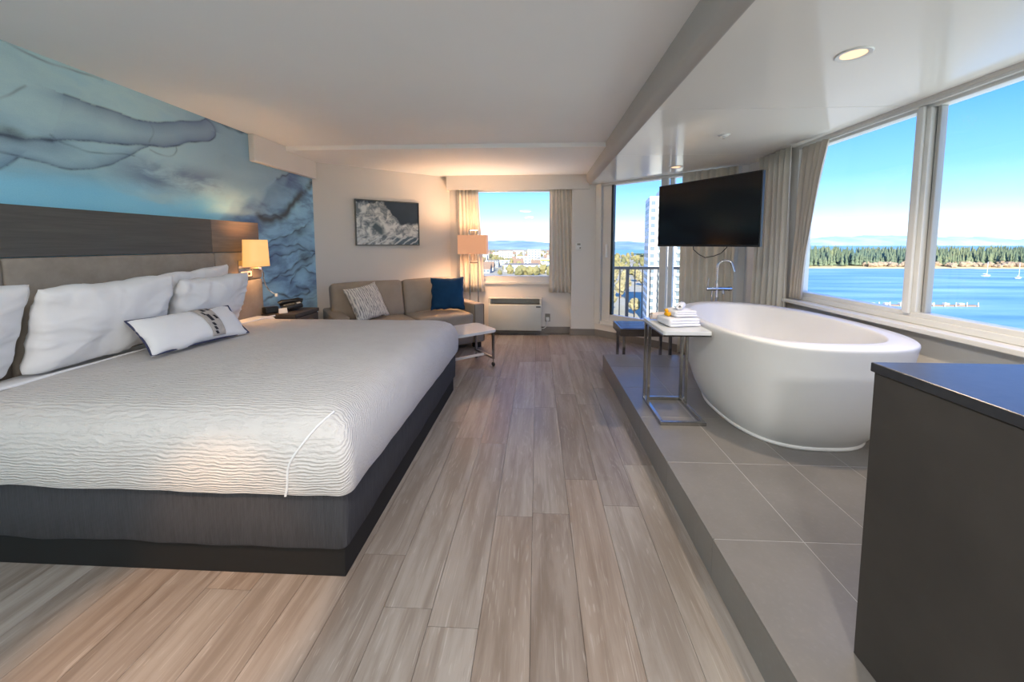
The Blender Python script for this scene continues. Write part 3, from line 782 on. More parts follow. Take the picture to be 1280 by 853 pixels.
# ---- headboard
hb = thing('headboard', 'wall-mounted headboard with dark wood strip above taupe upholstered panels', 'headboard', (XL+0.03, 2.35, 0.16))
cols = [(1.22, 1.735), (1.737, 2.962), (2.964, 3.485)]
for i, (a, c) in enumerate(cols):
    MB().box(XL+0.003, XL+0.045, a, c, 1.292, 1.565, 0.002, 1).build('wood_panel', M['headwood'] if i == 1 else M['headwood2'], hb, W=True)
for a, c, z0, z1 in ((1.737, 2.962, 0.16, 1.288), (1.22, 1.735, 1.032, 1.288), (1.22, 1.735, 0.16, 1.028), (2.964, 3.485, 1.032, 1.288), (2.964, 3.485, 0.16, 1.028)):
    MB().rbox((0.055, c-a, z1-z0), 0.018, (XL+0.037, (a+c)/2, (z0+z1)/2), (0.006, 0, 0), n=8).build('upholstered_panel', M['upholstery'], hb, True, W=True)

# ---- pillows
def pillow_mesh(w, h, t, sd, pinch=0.10, wr=0.010, n=26, pw=0.42, rnd_=0.0):
    b = MB()
    for sg in (1, -1):
        def fn(a, c):
            u = 2*a-1; v = 2*c-1
            x = w/2*u*(1-pinch*(1-v*v)*u*u); z = h/2*v*(1-pinch*1.2*(1-u*u)*v*v)
            if rnd_: x *= 1-rnd_*v**4*abs(u)**3; z *= 1-rnd_*1.2*u**4*abs(v)**3
            th = max(0, (1-u*u)*(1-v*v))**pw
            k = noise.noise(Vector((x*7+sd, z*7, sg*3+sd)))*wr
            ed = max(abs(u), abs(v))
            # creases running in from the seams
            q = Vector((x*5+sd*3, z*13, sg*2)) if abs(u) > abs(v) else Vector((x*13, z*5+sd*3, sg*2))
            k += ((1-abs(noise.noise(q+noise.noise_vector(q*0.6)*0.9)))**4-0.4)*wr*0.55*(0.25+0.75*ed)
            e = noise.noise(Vector((u*3, v*3, sd*2)))*0.014*ed
            return Vector((x+e, sg*(t/2*th + k*min(1, th*2.2)), z+e))
        b.grid(fn, n, n)
    bmesh.ops.remove_doubles(b.bm, verts=b.bm.verts[:], dist=1e-4)
    return b
def put(o, loc, rz, lean, roll=0):
    o.matrix_basis = Matrix.Translation(loc) @ Matrix.Rotation(rz, 4, 'Z') @ Matrix.Rotation(lean, 4, 'X') @ Matrix.Rotation(roll, 4, 'Y')
# local x = width, z = height, y = thickness; rz 90deg turns the front (+/-y) to +x
def bed_pillow(label, yc, xc, zc, w, h, t, sd, lean, roll=0, rz=90, pinch=0.06):
    o = pillow_mesh(w, h, t, sd, pinch, 0.022, 46, 0.38, 0.045).build('pillow', M['linen'], None, True, ang=80)
    put(o, (xc, yc, zc), R(rz), R(lean), R(roll)); tag(o, label, 'pillow'); return o
bed_pillow('plump white pillow against the headboard, far end of the row from the wall lamp', 1.305, -2.50, 0.958, 0.70, 0.50, 0.20, 1.3, 18, 3)
bed_pillow('white pillow leaning upright with its creased corner up, behind the end of the bolster', 1.965, -2.44, 0.940, 0.66, 0.48, 0.19, 4.1, 20, -2, 88)
bed_pillow('white pillow lying directly behind the bolster, nearest the wall lamp', 2.60, -2.41, 0.93, 0.62, 0.44, 0.16, 7.7, 18, -2, 91)
bed_pillow('rearmost white pillow with one raised corner, pressed to the headboard beneath the wall lamp', 2.62, -2.585, 0.955, 0.68, 0.46, 0.10, 9.2, 8, -5, 90, 0.06)
# bolster
bo = thing('bolster_pillow', 'long white bolster pillow with navy piping and a printed grey band', 'pillow')
BW, BH, BT = 0.64, 0.25, 0.13
body = pillow_mesh(BW, BH, BT, 2.2, 0.05, 0.004, 30, 0.45).build('cover', M['linen'], bo, True, ang=80)
def bsurf(u, v, off):
    x = BW/2*u*(1-0.05*(1-v*v)*u*u); z = BH/2*v*(1-0.06*(1-u*u)*v*v)
    th = max(0, (1-u*u)*(1-v*v))**0.45
    return Vector((x, -(BT/2*th+off), z))
edge = [(-1+2*k/20, -1) for k in range(20)]+[(1, -1+2*k/10) for k in range(10)]+[(1-2*k/20, 1) for k in range(20)]+[(-1, 1-2*k/10) for k in range(10)]
MB().tube([bsurf(u, v, 0) for u, v in edge], 0.005, 8, closed=True).build('piping', M['piping'], bo, True)
b = MB(); b.grid(lambda a, c: bsurf(0.10+0.28*a-0.10*(c**2)*(1-a)*1.2, -0.93+1.83*c, 0.0075), 14, 22)
bd = solid(b.build('printed_band', M['band'], bo, True), 0.001)
for (u0, u1, v0, v1) in ((0.17, 0.24, 0.58, 0.80), (0.30, 0.35, 0.62, 0.78), (0.13, 0.165, 0.30, 0.52), (0.18, 0.25, -0.10, 0.34), (0.31, 0.36, -0.02, 0.24), (0.18, 0.235, -0.40, -0.22), (0.18, 0.235, -0.64, -0.46), (0.18, 0.235, -0.86, -0.70)):
    b = MB(); b.grid(lambda a, c: bsurf(u0+(u1-u0)*a-0.03*c, v0+(v1-v0)*c, 0.0098), 4, 5); solid(b.build('printed_mark', M['bandink'], bd, True), 0.0008)
put(bo, (-2.215, 2.26, 0.822), R(87), R(-40), R(2))

# ---- nightstand, telephone, small items
ns = thing('nightstand', 'dark wood nightstand between the bed and the mural wall corner', 'nightstand', (-2.53, 3.62, 0))
MB().box(-2.668, -2.35, 3.44, 3.80, 0.08, 0.65, 0.003).build('body', M['nightwood'], ns, W=True)
MB().box(-2.674, -2.335, 3.425, 3.815, 0.65, 0.685, 0.003).build('top', M['nightwood'], ns, W=True)
for z0, z1 in ((0.10, 0.36), (0.375, 0.64)):
    d_ = MB().box(-2.35, -2.332, 3.45, 3.79, z0, z1, 0.002).build('drawer', M['nightwood'], ns, W=True)
    MB().box(-2.332, -2.318, 3.54, 3.70, z1-0.05, z1-0.035, 0.003).build('handle', M['steel'], d_, W=True)
MB().box(-2.65, -2.40, 3.47, 3.77, 0, 0.08).build('base', M['blackmatte'], ns, W=True)
ph = thing('telephone', 'black corded desk telephone on the nightstand', 'telephone', (-2.53, 3.65, 0.685), R(-50))
M45 = Matrix.Translation((0, 0, 0.016)) @ Matrix.Rotation(R(9), 4, 'X')
MB().box(-0.10, 0.10, -0.085, 0.10, 0.0, 0.045, 0.012, 3, M=M45).build('base', M['black'], ph, True)
MB().tube([(-0.07, -0.10, 0.062), (-0.07, -0.07, 0.078), (-0.07, 0.0, 0.085), (-0.07, 0.07, 0.088), (-0.07, 0.11, 0.076)], [0.026, 0.028, 0.02, 0.028, 0.026], 12).build('handset', M['black'], ph, True)
kp = MB()
for i in range(3):
    for j in range(4): kp.box(-0.02+i*0.026, 0.0+i*0.026, -0.06+j*0.026, -0.042+j*0.026, 0.046, 0.051, 0.002, 1, M=M45)
kp.build('keypad', M['grille'], ph)
MB().box(-0.01, 0.07, 0.055, 0.09, 0.046, 0.049, M=M45).build('display', M['whiteplastic'], ph)
ck = thing('alarm_clock', 'small black bedside clock on the nightstand beside the telephone', 'clock', (-2.615, 3.47, 0.685), R(60))
MB().box(-0.06, 0.06, -0.04, 0.04, 0, 0.065, 0.012, 3).build('case', M['black'], ck, True)
MB().box(-0.05, 0.05, -0.043, -0.040, 0.012, 0.055, 0.001, 1).build('display', M['darkseal'], ck)
cd = thing('folded_card', 'small white folded card standing in front of the telephone', 'card', (-2.50, 3.485, 0.685), R(45))
MB().prism([(-0.035, 0), (0.035, 0), (0.033, 0.0015), (-0.033, 0.0015)], 0, 0.05, M=Matrix.Translation((0, -0.02, 0)) @ Matrix.Rotation(R(-22), 4, 'X')).build('front_leaf', M['whiteplastic'], cd)
MB().prism([(-0.035, 0), (0.035, 0), (0.033, 0.0015), (-0.033, 0.0015)], 0, 0.05, M=Matrix.Translation((0, 0.02, 0)) @ Matrix.Rotation(R(22), 4, 'X')).build('back_leaf', M['whiteplastic'], cd)

# ---- wall sconce with reading arm
sc = thing('wall_sconce', 'wall lamp with glowing cream shade, socket plate and flexible reading arm', 'lamp', (XL+0.06, 3.26, 1.12))
MB().box(-2.69, -2.672, 3.185, 3.34, 1.055, 1.215, 0.003).build('back_plate', M['steel'], sc, W=True)
pl_ = MB().box(-2.672, -2.664, 3.20, 3.325, 1.062, 1.112, 0.003).build('socket_plate', M['whiteplastic'], sc, W=True)
for y in (3.235, 3.29): MB().cyl((-2.665, y, 1.087), (-2.661, y, 1.087), 0.012).build('socket', M['black'], pl_, W=True)
MB().box(-2.672, -2.53, 3.245, 3.272, 1.128, 1.146, 0.003).build('arm', M['chrome'], sc, W=True)
MB().cyl((-2.545, 3.258, 1.14), (-2.545, 3.258, 1.20), 0.008).build('stem', M['chrome'], sc, W=True)
b = MB(); NN = 40
def oval(a, rx, ry):
    c, s_ = math.cos(a), math.sin(a); return (math.copysign(abs(c)**0.6, c)*rx, math.copysign(abs(s_)**0.6, s_)*ry)
b.grid(lambda u, v: Vector((-2.565+oval(2*math.pi*u, 0.065-0.004*v, 0)[0], 3.258+oval(2*math.pi*u, 0, 0.118-0.012*v)[1], 1.158+0.242*v)), NN, 4, wrap=True)
solid(b.build('shade', M['shade_s'], sc, True, W=True), 0.003)
lamp('sconce_lamp', 'POINT', (-2.565, 3.258, 1.28), 3.2, (1, 0.62, 0.30), 0.04, None, sc)
MB().tube([(-2.56, 3.315, 1.13), (-2.55, 3.318, 1.09), (-2.548, 3.315, 1.04), (-2.54, 3.325, 0.98), (-2.525, 3.345, 0.93), (-2.505, 3.365, 0.90), (-2.49, 3.38, 0.885)], 0.005, 8).build('reading_arm', M['chrome'], sc, True, W=True)
MB().lathe([(0, 0.012), (0.010, 0.010), (0.013, 0), (0.012, -0.02), (0, -0.022)], 14, (-2.485, 3.386, 0.882)).build('reading_head', M['whiteplastic'], sc, True, W=True)

# ================================================================== SOFA CORNER
SA = math.atan2(A1[1]-A0[1], A1[0]-A0[0])
sf = thing('sofa', 'taupe two-seat sofa with square arms against the angled wall', 'sofa', (-0.70, 4.80, 0), SA)
# local: x from -W (left) to 0 (right), y from 0 (front) to D (back)
SW, SD = 1.78, 0.84
MB().box(-SW+0.02, -0.02, 0.03, SD, 0.07, 0.30, 0.015, 3).build('base', M['sofa'], sf, True)
for nm, a, c in (('arm', -SW, -SW+0.15), ('arm', -0.15, 0)):
    ar = MB().box(a, c, 0, SD, 0.07, 0.585, 0.022, 3).build('arm', M['sofa'], sf, True)
    MB().tube([(a+0.008, -0.002, 0.09), (a+0.008, -0.002, 0.577), (c-0.008, -0.002, 0.577), (c-0.008, -0.002, 0.09)], 0.004, 6).build('piping', M['sofadark'], ar)
MB().box(-SW+0.15, -0.15, SD-0.20, SD, 0.30, 0.76, 0.02, 3).build('back_frame', M['sofa'], sf, True)
cw = (SW-0.30)/2
for i in range(2):
    c0 = -SW+0.15+cw*(i+0.5)
    MB().rbox((cw-0.008, SD-0.19, 0.17), 0.04, (c0, (SD-0.19)/2-0.005, 0.385), (0.0, 0.0, 0.02)).build('seat_cushion', M['sofa'], sf, True)
    Mb = Matrix.Translation((c0, SD-0.25, 0.665)) @ Matrix.Rotation(R(-13), 4, 'X')
    MB().rbox((cw-0.006 if i else cw+0.10, 0.17, 0.46), 0.045, (0 if i else -0.05, 0, 0), (0.0, 0.03, 0.012), M=Mb).build('back_cushion', M['sofa'], sf, True)
for x_ in (-SW+0.08, -0.08):
    for y_ in (0.07, SD-0.08): MB().box(x_-0.045, x_+0.045, y_-0.045, y_+0.045, 0, 0.07, 0.004).build('foot', M['blackmatte'], sf)
def on_sofa(o, lx, ly, lz, rz, lean, roll):
    p = Matrix.Translation((-0.70, 4.80, 0)) @ Matrix.Rotation(SA, 4, 'Z')
    o.matrix_basis = p @ Matrix.Translation((lx, ly, lz)) @ Matrix.Rotation(R(rz), 4, 'Z') @ Matrix.Rotation(R(lean), 4, 'X') @ Matrix.Rotation(R(roll), 4, 'Y')
o = pillow_mesh(0.44, 0.44, 0.15, 3.0, 0.08, 0.006).build('throw_cushion', M['stripes'], None, True, ang=80)
on_sofa(o, -SW+0.39, 0.31, 0.685, 22, -26, -7); tag(o, 'cream and grey streaked throw cushion on the sofa', 'cushion')
o = pillow_mesh(0.44, 0.44, 0.15, 5.0, 0.06, 0.006).build('throw_cushion', M['bluepillow'], None, True, ang=80)
on_sofa(o, -0.365, 0.335, 0.705, -24, -16, 0); tag(o, 'deep blue velvet throw cushion on the sofa', 'cushion')

# ---- framed wave picture on the angled wall
pc = Vector((-2.049, 5.018, 1.645)); off = Vector((aout.x, aout.y, 0))
ar_ = thing('framed_picture', 'framed print of a breaking white wave on dark sky, above the sofa', 'picture', pc, SA)
fw, fh = 0.852, 0.604
wallp = (Vector((A0[0], A0[1], 0))-Vector((pc.x, pc.y, 0))).dot(off)
ar_.location = pc + off*(wallp-0.02)
b = MB()
for a in ((-fw/2, fw/2, -0.02, 0.02, fh/2-0.012, fh/2), (-fw/2, fw/2, -0.02, 0.02, -fh/2, -fh/2+0.012), (-fw/2, -fw/2+0.012, -0.02, 0.02, -fh/2+0.012, fh/2-0.012), (fw/2-0.012, fw/2, -0.02, 0.02, -fh/2+0.012, fh/2-0.012)): b.box(*a, bevel=0.0015, seg=1)
b.build('frame', flat('pewter_frame', L(92, 90, 82), 0.35, 0.6), ar_)
MB().box(-fw/2+0.012, fw/2-0.012, -0.010, 0.015, -fh/2+0.012, fh/2-0.012).build('print', M['print'], ar_)

# ---- floor lamp
fl_ = thing('floor_lamp', 'slim steel floor lamp with wide rectangular glowing shade behind the sofa arm', 'lamp', (-0.90, 5.22, 0))
MB().box(-1.03, -0.77, 5.13, 5.31, 0, 0.02, 0.004).build('base', M['steel'], fl_, W=True)
for x_ in (-0.965, -0.845): MB().box(x_-0.007, x_+0.007, 5.213, 5.227, 0.02, 1.555, 0.001, 1).build('pole', M['steel'], fl_, W=True)
MB().box(-0.972, -0.838, 5.213, 5.227, 1.555, 1.569, 0.002, 1).build('top_bar', M['steel'], fl_, W=True)
MB().box(-0.958, -0.852, 5.208, 5.232, 1.093, 1.113, 0.003, 1).build('switch_bar', M['nightwood'], fl_, W=True)
b = MB(); P = rrect(-1.118, -0.712, 5.13, 5.31, (0.006,)*4, 2)
A = [b.bm.verts.new((x_, y_, 1.222)) for x_, y_ in P]; B = [b.bm.verts.new((x_, y_, 1.488)) for x_, y_ in P]
for k in range(len(P)): b.bm.faces.new((A[k], A[(k+1) % len(P)], B[(k+1) % len(P)], B[k]))
solid(b.build('shade', M['shade_f'], fl_, W=True), 0.003)
lamp('floor_lamp_bulb', 'POINT', (-0.905, 5.22, 1.36), 18, (1, 0.68, 0.44), 0.09, None, fl_)

# ---- curtains
def curtain(name, label, Mx, W0, W1, sh, z0, z1, lam, amp, mat, cat='curtain', grp=None, nv=14, curve=None, x_at_top=0.0, sd=0):
    """hung along local x; width W1 at the top, W0 at the bottom, shifted by sh at the bottom"""
    b = MB(); nu = int(max(W0, W1)/lam*12)
    def fn(a, c):
        t = c; s_ = curve(t) if curve else t
        wd = W0+(W1-W0)*s_; x = x_at_top+sh*(1-s_)+a*wd
        ph = a*max(W0, W1)/lam*2*math.pi
        k = amp*(0.55+0.45*(1-t)) * (1 if t < 0.97 else 0.75)
        y = k*math.sin(ph+0.9*math.sin(ph*0.23+sd)+0.5*noise.noise(Vector((a*5, t*1.5, sd)))) + 0.012*noise.noise(Vector((a*9, t*3, sd+4)))
        return Mx @ Vector((x, y, z0+(z1-z0)*t))
    b.grid(fn, nu, nv); o = solid(b.build(name, mat, None, True, ang=180), 0.003)
    return tag(o, label, cat, grp)
def T3(x, y): return Matrix.Translation((x, y, 0))
curtain('curtain', 'short cream curtain beside the floor lamp, hanging under the valance', T3(-1.20, 5.535), 0.40, 0.31, 0.0, 0.64, 2.19, 0.062, 0.028, M['curtain'], sd=1)
curtain('curtain', 'short cream curtain beside the wall thermostat, hanging under the valance', T3(0.175, 5.535), 0.42, 0.32, 0.0, 0.635, 2.19, 0.066, 0.030, M['curtain'], sd=2)
Mdoor = DM @ Matrix.Translation((1.25, -0.075, 0))
curtain('curtain', 'full-length cream curtain behind the television at the balcony door', Mdoor, 0.60, 0.60, 0.0, 0.012, HB-0.01, 0.088, 0.035, M['curtain'], sd=3)
Mright = Matrix(((0, 1, 0, 2.215), (1, 0, 0, 3.40), (0, 0, 1, 0), (0, 0, 0, 1)))
curtain('curtain', 'full-length pale curtain gathered in the corner beside the ribbon window', Mright, 0.50, 0.46, -0.02, PZ+0.01, HB-0.008, 0.085, 0.034, M['sheer'], sd=4)
Mrw = Matrix(((0, 1, 0, 2.262), (1, 0, 0, 3.05), (0, 0, 1, 0), (0, 0, 0, 1)))
curtain('curtain', 'taupe curtain pulled aside inside the ribbon window, resting on its ledge', Mrw, 0.14, 0.30, 0.20, 0.885, 2.185, 0.07, 0.018, fabric('taupe_curtain', L(196, 186, 173), 0.9, 500, 0.2, 0.05), nv=18, curve=lambda t: t**1.6, sd=5)

# ---- heater under the back window, socket, thermostat
ac = thing('wall_heater', 'white wall-mounted heater and air conditioner under the back window', 'air conditioner', (-0.335, YB, 0.07))
y0 = 5.42
b = MB(); b.box(-0.73, 0.06, y0, YB-0.002, 0.075, 0.46, 0.006, 2); b.build('cabinet', M['acwhite'], ac, True, W=True)
b = MB(); b.box(-0.735, -0.70, y0+0.03, YB-0.002, 0.46, 0.545, 0.004); b.box(0.03, 0.065, y0+0.03, YB-0.002, 0.46, 0.545, 0.004); b.box(-0.70, 0.03, y0+0.13, YB-0.002, 0.46, 0.545); b.box(-0.735, 0.065, y0+0.03, YB-0.002, 0.545, 0.556, 0.003)
b.build('top_housing', M['acwhite'], ac, W=True)
gr = MB().box(-0.70, 0.03, y0+0.05, y0+0.13, 0.461, 0.466).build('air_outlet', M['grille'], ac, W=True)
for k in range(9): MB().box(-0.70, 0.03, y0+0.125, y0+0.13, 0.468+k*0.0085, 0.472+k*0.0085).build('louvre', M['grille'], gr, W=True)
MB().box(-0.02, 0.045, y0-0.003, y0, 0.425, 0.442, 0.001, 1).build('control_panel', M['black'], ac, W=True)
ol = thing('wall_socket', 'wall socket with a white plug and cord beside the heater', 'socket', (0.155, YB, 0.20))
MB().box(0.118, 0.195, YB-0.008, YB, 0.18, 0.30, 0.002).build('plate', M['grille'], ol, W=True)
MB().box(0.130, 0.178, YB-0.045, YB-0.008, 0.195, 0.25, 0.008).build('plug', M['whiteplastic'], ol, True, W=True)
MB().tube([(0.150, YB-0.04, 0.20), (0.148, YB-0.05, 0.15), (0.13, YB-0.05, 0.105), (0.10, YB-0.05, 0.085), (0.05, YB-0.04, 0.078), (0.02, YB-0.03, 0.10)], 0.006, 8).build('cord', M['whiteplastic'], ol, True, W=True)
th_ = thing('thermostat', 'small white thermostat on the wall between curtain and balcony door', 'thermostat', (0.60, YB2, 1.33))
MB().box(0.556, 0.640, YB2-0.025, YB2, 1.275, 1.387, 0.005).build('case', M['whiteplastic'], th_, True, W=True)
MB().box(0.578, 0.625, YB2-0.027, YB2-0.025, 1.345, 1.372, 0.001, 1).build('display', M['grille'], th_, W=True)
MB().box(0.612, 0.632, YB2-0.028, YB2-0.025, 1.295, 1.315, 0.001, 1).build('button', M['grille'], th_, W=True)

# ---- coffee table on castors
ct = thing('coffee_table', 'low white-topped coffee table with steel frame on small castors', 'table', (-0.44, 4.01, 0), SA)
TL, TW = 0.92, 0.46                                     # local x -TL..0, y 0..TW
P = rrect(-TL, 0, 0, TW, (0.05,)*4, 6)
b = MB(); b.prism([(x_*1.0, y_) for x_, y_ in P], 0.392, 0.42); es = [e for e in b.bm.edges if abs(e.verts[0].co.z-e.verts[1].co.z) < 1e-5]
bmesh.ops.bevel(b.bm, geom=es, offset=0.006, segments=2, affect='EDGES'); b.build('table_top', M['tabletop'], ct, True, ang=50)
for xe in (-TL+0.03, -0.035):
    for ye in (0.035, TW-0.035):
        MB().box(xe-0.012, xe+0.012, ye-0.012, ye+0.012, 0.085, 0.392, 0.002, 1).build('leg', M['steel'], ct)
        cs = MB().cyl((xe, ye, 0.045), (xe, ye, 0.085), 0.007, 10).build('castor', M['steel'], ct)
        MB().cyl((xe-0.008, ye, 0.025), (xe+0.008, ye, 0.025), 0.025, 18).build('wheel', M['black'], cs)
    MB().box(xe-0.012, xe+0.012, 0.047, TW-0.047, 0.085, 0.109, 0.002, 1).build('end_rail', M['steel'], ct)
MB().box(-TL+0.042, -0.047, TW/2-0.015, TW/2+0.015, 0.085, 0.109, 0.002, 1).build('stretcher', M['whitemetal'], ct)

# ---- slatted bench by the balcony door
be = thing('slatted_bench', 'low dark wood luggage bench with slatted top by the balcony door', 'bench', (1.26, 4.20, 0))
bx0, bx1, by0, by1 = 0.92, 1.50, 4.06, 4.48
for a in ((bx0, bx1, by0, by0+0.03), (bx0, bx1, by1-0.03, by1), (bx0, bx0+0.03, by0+0.03, by1-0.03), (bx1-0.03, bx1, by0+0.03, by1-0.03)):
    MB().box(a[0], a[1], a[2], a[3], 0.345, 0.43, 0.002).build('rail', M['benchwood'], be, W=True)
for k in range(6):
    a = by0+0.035+k*0.0595
    MB().box(bx0+0.03, bx1-0.03, a, a+0.047, 0.415, 0.433, 0.002).build('slat', M['benchwood'], be, W=True)
for x_ in (bx0+0.02, bx1-0.05):
    for y_ in (by0+0.035, by1-0.065): MB().box(x_+0.012, x_+0.042, y_, y_+0.03, 0, 0.345, 0.002, 1).build('leg', M['steel'], be, W=True)

# ================================================================== BATH SIDE
# ---- freestanding tub
tb = thing('bathtub', 'large white freestanding egg-shaped bathtub on the tiled platform', 'bathtub', (1.675, 2.68, PZ))
TCX, TCY = 1.665, 2.66
def egg(a, s, ax, bn, bf, cx=TCX, cy=TCY):
    """outline point at angle a; ax = half width, bn / bf = half length towards / away from the camera"""
    c, s_ = math.cos(a), math.sin(a); n = 2.75 if s_ < 0 else 2.15
    if abs(s_) < 1e-9: n = 2.45
    x_ = math.copysign(abs(c)**(2/n), c)*ax; y_ = math.copysign(abs(s_)**(2/n), s_)*(bn if s_ < 0 else bf)
    return (cx+x_, cy+y_)
# (z, half width, near half length, far half length, dx, dy)
ZR = 0.828
outer = [(PZ+0.0, 0.395, 0.545, 0.54), (PZ+0.012, 0.40, 0.55, 0.545), (PZ+0.022, 0.392, 0.542, 0.54), (PZ+0.06, 0.418, 0.572, 0.585), (PZ+0.14, 0.455, 0.625, 0.645), (PZ+0.24, 0.485, 0.668, 0.70), (PZ+0.36, 0.507, 0.703, 0.752), (PZ+0.50, 0.522, 0.732, 0.80), (PZ+0.62, 0.530, 0.752, 0.836), (ZR-0.018, 0.532, 0.758, 0.842), (ZR-0.006, 0.530, 0.757, 0.841), (ZR, 0.524, 0.752, 0.836)]
inner = [(ZR+0.001, 0.490, 0.690, 0.775), (ZR-0.001, 0.462, 0.640, 0.738), (ZR-0.006, 0.455, 0.632, 0.731), (ZR-0.02, 0.451, 0.627, 0.727), (ZR-0.12, 0.430, 0.585, 0.685), (ZR-0.25, 0.40, 0.53, 0.62), (ZR-0.36, 0.355, 0.46, 0.54), (ZR-0.43, 0.28, 0.37, 0.43), (ZR-0.455, 0.16, 0.22, 0.25), (ZR-0.46, 0.04, 0.05, 0.06)]
NA = 96
def shell(levels, shiftx=0):
    rings = []
    for z, ax, bn, bf in levels:
        f = 0 if not shiftx else shiftx
        rings.append([b.bm.verts.new((*egg(2*math.pi*k/NA, 0, ax, bn, bf, TCX+f), z)) for k in range(NA)])
    for A, B in zip(rings, rings[1:]):
        for k in range(NA): b.bm.faces.new((A[k], A[(k+1) % NA], B[(k+1) % NA], B[k]))
    return rings
b = MB(); lv = outer+inner; rg = shell(lv)
# inner bowl sits a little off centre: narrow rim on the room side, broad rim on the window side
for ri, ring in enumerate(rg[len(outer):]):
    for v in ring: v.co.x += -0.022
b.bm.faces.new(rg[-1]); b.bm.faces.new(rg[0][::-1])
b.build('shell', M['tub'], tb, True, W=True, ang=70)
MB().lathe([(0, 0.004), (0.028, 0.004), (0.032, 0.0), (0.03, -0.004), (0, -0.004)], 20, (TCX-0.02, TCY, ZR-0.458)).build('drain', M['chrome'], tb, True, W=True)

# ---- floor-mounted tub filler
fa = thing('tub_filler', 'tall chrome floor-mounted tap with arched spout at the far end of the bathtub', 'faucet', (1.735, 3.64, PZ))
FX, FY = 1.735, 3.64
MB().lathe([(0, 0), (0.045, 0), (0.045, 0.01), (0.02, 0.014)], 24, (FX, FY, PZ)).build('floor_flange', M['chrome'], fa, True, W=True)
MB().cyl((FX, FY, PZ+0.01), (FX, FY, 1.01), 0.017).build('riser', M['chrome'], fa, True, W=True)
pts = [(FX, FY, 1.0), (FX, FY, 1.14)]
for k in range(1, 10):
    a = math.pi*(1-k/10*0.86); pts.append((FX+0.06+0.06*math.cos(a), FY-(0.05*k/10), 1.145+0.062*math.sin(a)))
pts += [(FX+0.128, FY-0.06, 1.10)]
MB().tube(pts, 0.0125, 12).build('spout', M['chrome'], fa, True, W=True)
MB().cyl((FX-0.10, FY, 0.93), (FX+0.11, FY, 0.93), 0.019).build('mixer_bar', M['chrome'], fa, True, W=True)
MB().cyl((FX+0.11, FY, 0.93), (FX+0.135, FY, 0.93), 0.023).build('knob', M['chrome'], fa, True, W=True)
MB().cyl((FX-0.085, FY, 0.945), (FX-0.085, FY-0.01, 1.035), 0.006, 10).build('lever', M['chrome'], fa, True, W=True)
MB().cyl((FX+0.055, FY-0.005, 0.915), (FX+0.055, FY-0.02, 0.88), 0.011, 12).build('hose_outlet', M['chrome'], fa, True, W=True)
MB().cyl((FX-0.045, FY, 0.91), (FX-0.045, FY, PZ), 0.007, 10).build('supply_hose', M['chrome'], fa, True, W=True)

# ---- C-shaped side table
st = thing('side_table', 'white-topped C-shaped side table with polished steel frame beside the bathtub', 'table', (0.97, 2.6, PZ))
sx0, sx1, sy0, sy1 = 0.812, 1.108, 2.385, 2.815; q = 0.0125
for nm, a in (('base_rail', (sx0, sx1, sy0, sy0+2*q)), ('base_rail', (sx0, sx1, sy1-2*q, sy1)), ('base_rail', (sx0, sx0+2*q, sy0+2*q, sy1-2*q)), ('base_rail', (sx1-2*q, sx1, sy0+2*q, sy1-2*q))):
    MB().box(*a, PZ, PZ+0.025, 0.003).build(nm, M['steel'], st, W=True)
for x_, y_ in ((sx0, sy1-0.025), (sx1-0.025, sy1-0.025), (sx0, sy1-0.12), (sx1-0.025, sy1-0.12)):
    MB().box(x_, x_+0.02, y_, y_+0.02, PZ+0.025, 0.765, 0.002, 1).build('upright', M['steel'], st, W=True)
MB().box(sx0, sx1+0.01, sy0, sy1+0.02, 0.765, 0.775, 0.001, 1).build('top_frame', M['steel'], st, W=True)
P = rrect(sx0, sx1+0.015, sy0-0.005, sy1+0.03, (0.02,)*4, 4); b = MB(); b.prism(P, 0.775, 0.80)
bmesh.ops.bevel(b.bm, geom=[e for e in b.bm.edges if abs(e.verts[0].co.z-e.verts[1].co.z) < 1e-5], offset=0.003, segments=2, affect='EDGES')
b.build('table_top', M['tabletop'], st, True, W=True, ang=50)

# ---- towels and duck on the side table
def folded(name, label, loc, rz, w, d, layers, th, mat):
    o = thing(name, label, 'towel', loc, R(rz))
    for k in range(layers):
        MB().rbox((w-0.006*k, d-0.004*k, th*1.06), th*0.48, (0.002*(-1)**k, 0, th*(k+0.5)), (0.004, 0.004, 0.003), wob=0.004, n=8).build('fold', mat, o, True)
    # rounded spine joining the layers on one side
    b = MB(); hh = th*layers/2
    b.rbox((0.03, d*0.96, th*layers*0.98), 0.014, (-w/2+0.008, 0, hh), (0.006, 0, 0), wob=0.003); b.build('spine', mat, o, True)
    return o
def roll(name, label, loc, rz, r, ln, mat):
    o = thing(name, label, 'towel', loc, R(rz)); b = MB(); n = 70; tr = 3.2
    def fn(a, c):
        ang = a*tr*2*math.pi; rad = 0.010+(r-0.014)*a
        return Vector(((c-0.5)*ln + 0.004*math.sin(ang), math.cos(ang)*rad, r+math.sin(ang)*rad*0.92))
    b.grid(fn, n, 6); solid(b.build('rolled_cloth', mat, o, True, ang=180), 0.0085); return o
folded('bath_towel', 'large folded white towel at the bottom of the stack on the side table', (0.985, 2.60, 0.803), 8, 0.215, 0.19, 3, 0.018, M['towel'])
folded('hand_towel', 'smaller folded white towel in the middle of the stack on the side table', (1.005, 2.61, 0.864), 8, 0.155, 0.15, 3, 0.014, M['towel'])
roll('washcloth', 'small rolled white washcloth on top of the towel stack', (1.0, 2.60, 0.908), 60, 0.024, 0.12, M['towel'])
roll('washcloth', 'cream rolled cloth lying flat on the side table behind the towel stack', (0.925, 2.755, 0.80), 5, 0.030, 0.17, M['pinktowel'])
du = thing('rubber_duck', 'small yellow rubber duck perched on the folded towels', 'toy', (0.905, 2.585, 0.862), R(200))
